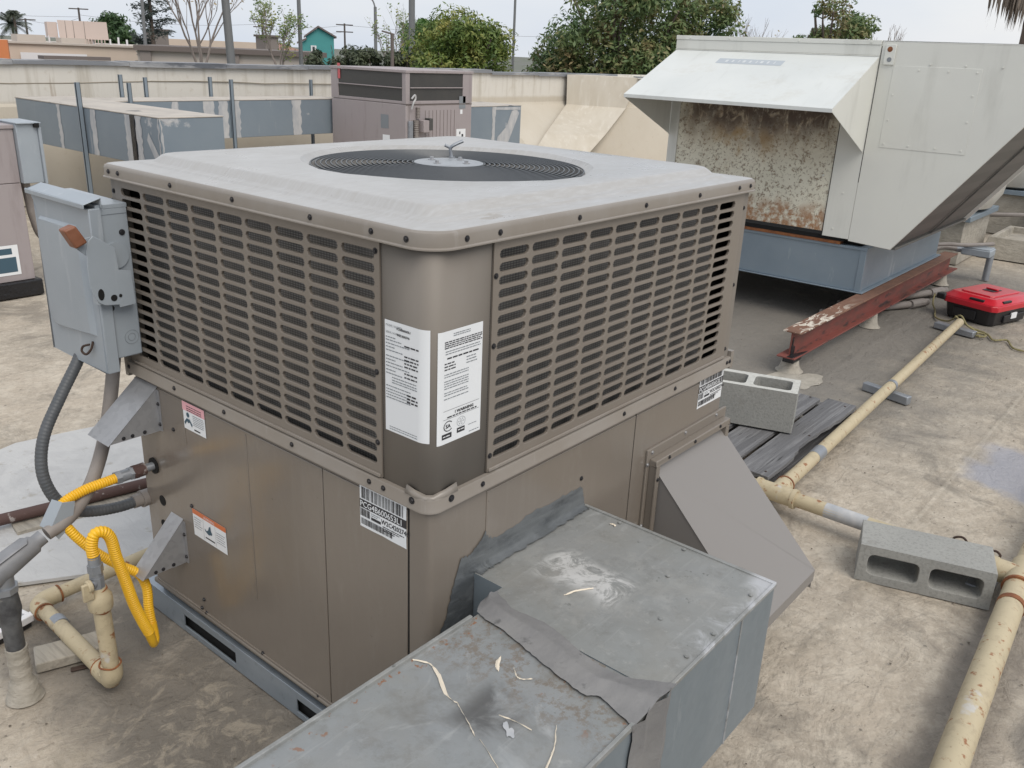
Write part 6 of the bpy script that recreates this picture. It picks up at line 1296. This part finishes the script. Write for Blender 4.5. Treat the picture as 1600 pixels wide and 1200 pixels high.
# buildings
def hbox(x0, y0, x1, y1, depth, z0, z1):
    """wall from (x0,y0) to (x1,y1), extruded away from the camera"""
    d = Vector((x1 - x0, y1 - y0, 0)).normalized(); n = Vector((-d.y, d.x, 0)); n = n if n.dot(Vector((1, 1, 0))) > 0 else -n
    return [(x0, y0, z0), (x1, y1, z0), (x1 + n.x * depth, y1 + n.y * depth, z0), (x0 + n.x * depth, y0 + n.y * depth, z0)], n
Bd = thing('long_building', 'long cream stucco building with a pale strip beyond the left parapet', 'building', (24, 53, GZ), 'buildings beyond the parapet')
a, n = hbox(20.0, 55.2, 28.3, 51.2, 12, GZ, 1.05)
b = B(); b.prism(a, (0, 0, 5.56)); b.build('wall', 'stucco', Bd, smooth=0)
a, n = hbox(21.8, 54.25, 24.9, 52.8, .05, .2, 0); b = B(); b.prism([(x - n.x * .06, y - n.y * .06, .1) for x, y, z in a], (0, 0, .50)); b.build('pale_panel', 'whitepaint', Bd, smooth=0)
a, n = hbox(19.9, 55.2, 28.4, 51.1, 12.2, 1.0, 0); b = B(); b.prism([(x - n.x * .1, y - n.y * .1, 1.06) for x, y, z in a], (0, 0, .10)); b.build('coping', 'stucco2', Bd, smooth=0)
b = B(); q_ = random.Random(3)
for k in range(14):
    t = .03 + .93 * k / 14; x, y = 21.3 + 6.4 * t + 1, 54.7 - 3.1 * t + 2; b.cyl((x, y, 1.1), (x, y, 1.35 + .3 * q_.random()), .06, n=6)
b.build('vent_pipe', 'whitepaint', Bd)
b = B(); b.box(22.3, 23.9, 55.6, 56.4, 1.14, 1.55); b.box(24.4, 26.2, 54.7, 55.4, 1.14, 1.45); b.build('rooftop_box', 'stucco2', Bd, smooth=0)
Sc = thing('roof_screen', 'pale pink slatted screen box standing on the long cream building', 'roof screen', (25.5, 55.0, 1.1))
a, n = hbox(24.6, 55.3, 27.0, 54.15, 2.5, 0, 0)
b = B(); b.prism([(x, y, 1.42) for x, y, z in a], (-.03, .0, 1.0)); b.prism([(24.15, 55.75, 1.45), (24.62, 55.5, 1.45), (25.2, 57, 1.45), (24.7, 57.3, 1.45)], (0, 0, .85)); b.build('screen_wall', 'pent', Sc, smooth=0)
b = B()
for t in (.14, .30, .52): x, y = 24.6 + 2.4 * t, 55.3 - 1.15 * t; b.box(x - .012, x + .012, y - .02, y + .3, 1.43, 2.40)
b.build('screen_rib', 'fascialight', Sc, smooth=0)
b = B()
for k in range(9): x, y = 25.5 + .16 * k, 54.85 - .077 * k; b.box(x - .02, x + .02, y - .02, y + .02, 1.1, 1.42)
b.build('leg', 'pent', Sc, smooth=0)
Bd = thing('low_building', 'low beige building with brown fascia and brown pillars beyond the parapet', 'building', (22, 34, GZ), 'buildings beyond the parapet')
a, n = hbox(18.9, 35.95, 25.15, 31.65, 8, GZ, 0); b = B(); b.prism(a, (0, 0, 5.66)); b.build('wall', 'stucco2', Bd, smooth=0)
a, n = hbox(18.8, 36.0, 25.3, 31.55, 8.2, GZ, 0); b = B(); b.prism([(x - n.x * .22, y - n.y * .22, 1.16) for x, y, z in a], (0, 0, .20)); b.build('fascia', 'fascia', Bd, smooth=0)
for t in (.015, .48, .92):
    x, y = 18.9 + 6.25 * t, 35.95 - 4.3 * t; b = B(); b.prism([(x - n.x * .15, y - n.y * .15, GZ), (x + .35 - n.x * .15, y - .24 - n.y * .15, GZ), (x + .35, y - .24, GZ), (x, y, GZ)], (0, 0, 5.655)); b.build('pillar', 'fascialight', Bd, smooth=0)
for k, (x, y, z, s_, lab) in enumerate(((28.6, 50.9, 1.3, .75, 'brown louvred rooftop unit left of the bare tree'), (34.0, 47.5, 1.2, .8, 'brown louvred rooftop unit left of the teal house'))):
    o = thing('rooftop_unit', lab, 'rooftop unit', (x, y, z - 6), 'small rooftop units far off'); b = B(); b.box(x - s_ * .6, x + s_ * .6, y, y + 1, z - .2, z + s_); b.build('casing', 'fascialight', o, smooth=0); b = B(); b.box(x - s_ * .7, x + s_ * .7, y - .1, y + 1.1, z + s_, z + s_ + .12); b.build('cap', 'fascia', o); b = B(); b.box(x - s_ * .4, x + s_ * .4, y + .1, y + .9, GZ, z - .2); b.build('support_tower', 'stucco2', o)
o = thing('far_building', 'far pale building with a flat roof behind the bare tree', 'building', (36, 56, GZ), 'buildings beyond the parapet'); b = B(); a, n = hbox(32.5, 58.5, 39.0, 54.0, 10, GZ, 0); b.prism(a, (0, 0, 6.15)); b.build('wall', 'stucco', o, smooth=0)
o = thing('far_building', 'far house with a clay tile roof behind the thick pole', 'building', (40.5, 54.5, GZ), 'buildings beyond the parapet'); b = B(); a, n = hbox(38.9, 55.5, 40.9, 54.1, 5, GZ, 0); b.prism(a, (0, 0, 5.7)); b.build('wall', 'stucco', o, smooth=0)
b = B(); a, n = hbox(38.6, 55.7, 41.2, 53.9, 5.4, 1.2, 0); c = sum((Vector(p) for p in a), Vector()) / 4; vb = [Vector((p[0], p[1], 1.2)) for p in a]; tp = Vector((c.x, c.y, 1.75))
for i in range(4): b.poly([vb[i], vb[(i + 1) % 4], tp])
b.build('roof', 'tileroof', o, smooth=0)
# teal house
o = thing('teal_house', 'teal house with a brown gable roof and small white window', 'house', (42.6, 53.6, GZ), 'buildings beyond the parapet')
def th(t, d, z):   # t along facade, d depth
    u = Vector((.79, -.61, 0)); v = Vector((.61, .79, 0)); p = Vector((41.45, 54.5, 0)) + u * t + v * d; return Vector((p.x, p.y, z))
b = B(); b.prism([th(0, 0, GZ), th(0, 0, 1.75), th(.45, 0, 1.98), th(.45, 0, 2.2), th(1.35, 0, 2.82), th(2.45, 0, 2.25), th(2.45, 0, GZ)], th(0, 5, 0) - th(0, 0, 0)); b.build('wall', 'tealwall', o, smooth=0)
b = B(); b.prism([th(.30, -.2, 2.12), th(1.35, -.2, 2.86), th(2.65, -.2, 2.18), th(2.65, -.2, 2.30), th(1.35, -.2, 2.99), th(.30, -.2, 2.24)], th(0, 5.4, 0) - th(0, 0, 0)); b.prism([th(-.2, -.2, 1.70), th(.5, -.2, 2.02), th(.5, -.2, 2.14), th(-.2, -.2, 1.82)], th(0, 5.4, 0) - th(0, 0, 0))
b.prism([th(1.3, .1, 2.98), th(2.3, .1, 2.98), th(3.6, .1, 2.25), th(2.5, .1, 2.28)], (.05, .07, 0)) if 0 else None
b.build('roof', 'roofbrown', o, smooth=0)
b = B(); b.prism([th(.78, -.03, 1.20), th(1.18, -.03, 1.20), th(1.18, -.03, 1.62), th(.78, -.03, 1.62)], th(0, -.05, 0) - th(0, 0, 0)); wf = b.build('window', 'whitepaint', o, smooth=0)
b = B(); b.prism([th(.90, -.09, 1.28), th(1.06, -.09, 1.28), th(1.06, -.09, 1.54), th(.90, -.09, 1.54)], th(0, -.02, 0) - th(0, 0, 0)); b.build('pane', 'glass', wf, smooth=0)
b = B(); a, n = hbox(19.35, 50.05, 18.4, 50.4, 2, GZ, 0); b.prism([(17.2, 50.9, GZ), (19.45, 49.95, GZ), (20.2, 51.7, GZ), (18, 52.7, GZ)], (0, 0, 5.75)); tag(rebase(b.build('orange_building', 'orangewall', smooth=0), (18.6, 51, GZ)), 'orange wall of a building at the far left edge', 'building', 'buildings beyond the parapet')
b = B(); a, n = hbox(9.5, 26.5, 12.5, 24.9, 1, 0, 0); 
b.bm.clear(); b.prism([(3.15, 8.66, 1.423), (3.85, 8.66, 1.423), (3.85, 8.8, 1.423), (3.15, 8.8, 1.423)], (0, 0, .035)); tag(rebase(b.build('metal_sheet', 'fascia', smooth=0), (3.5, 8.7, 1.42)), 'dark metal strip lying on top of the left parapet', 'metal strip')
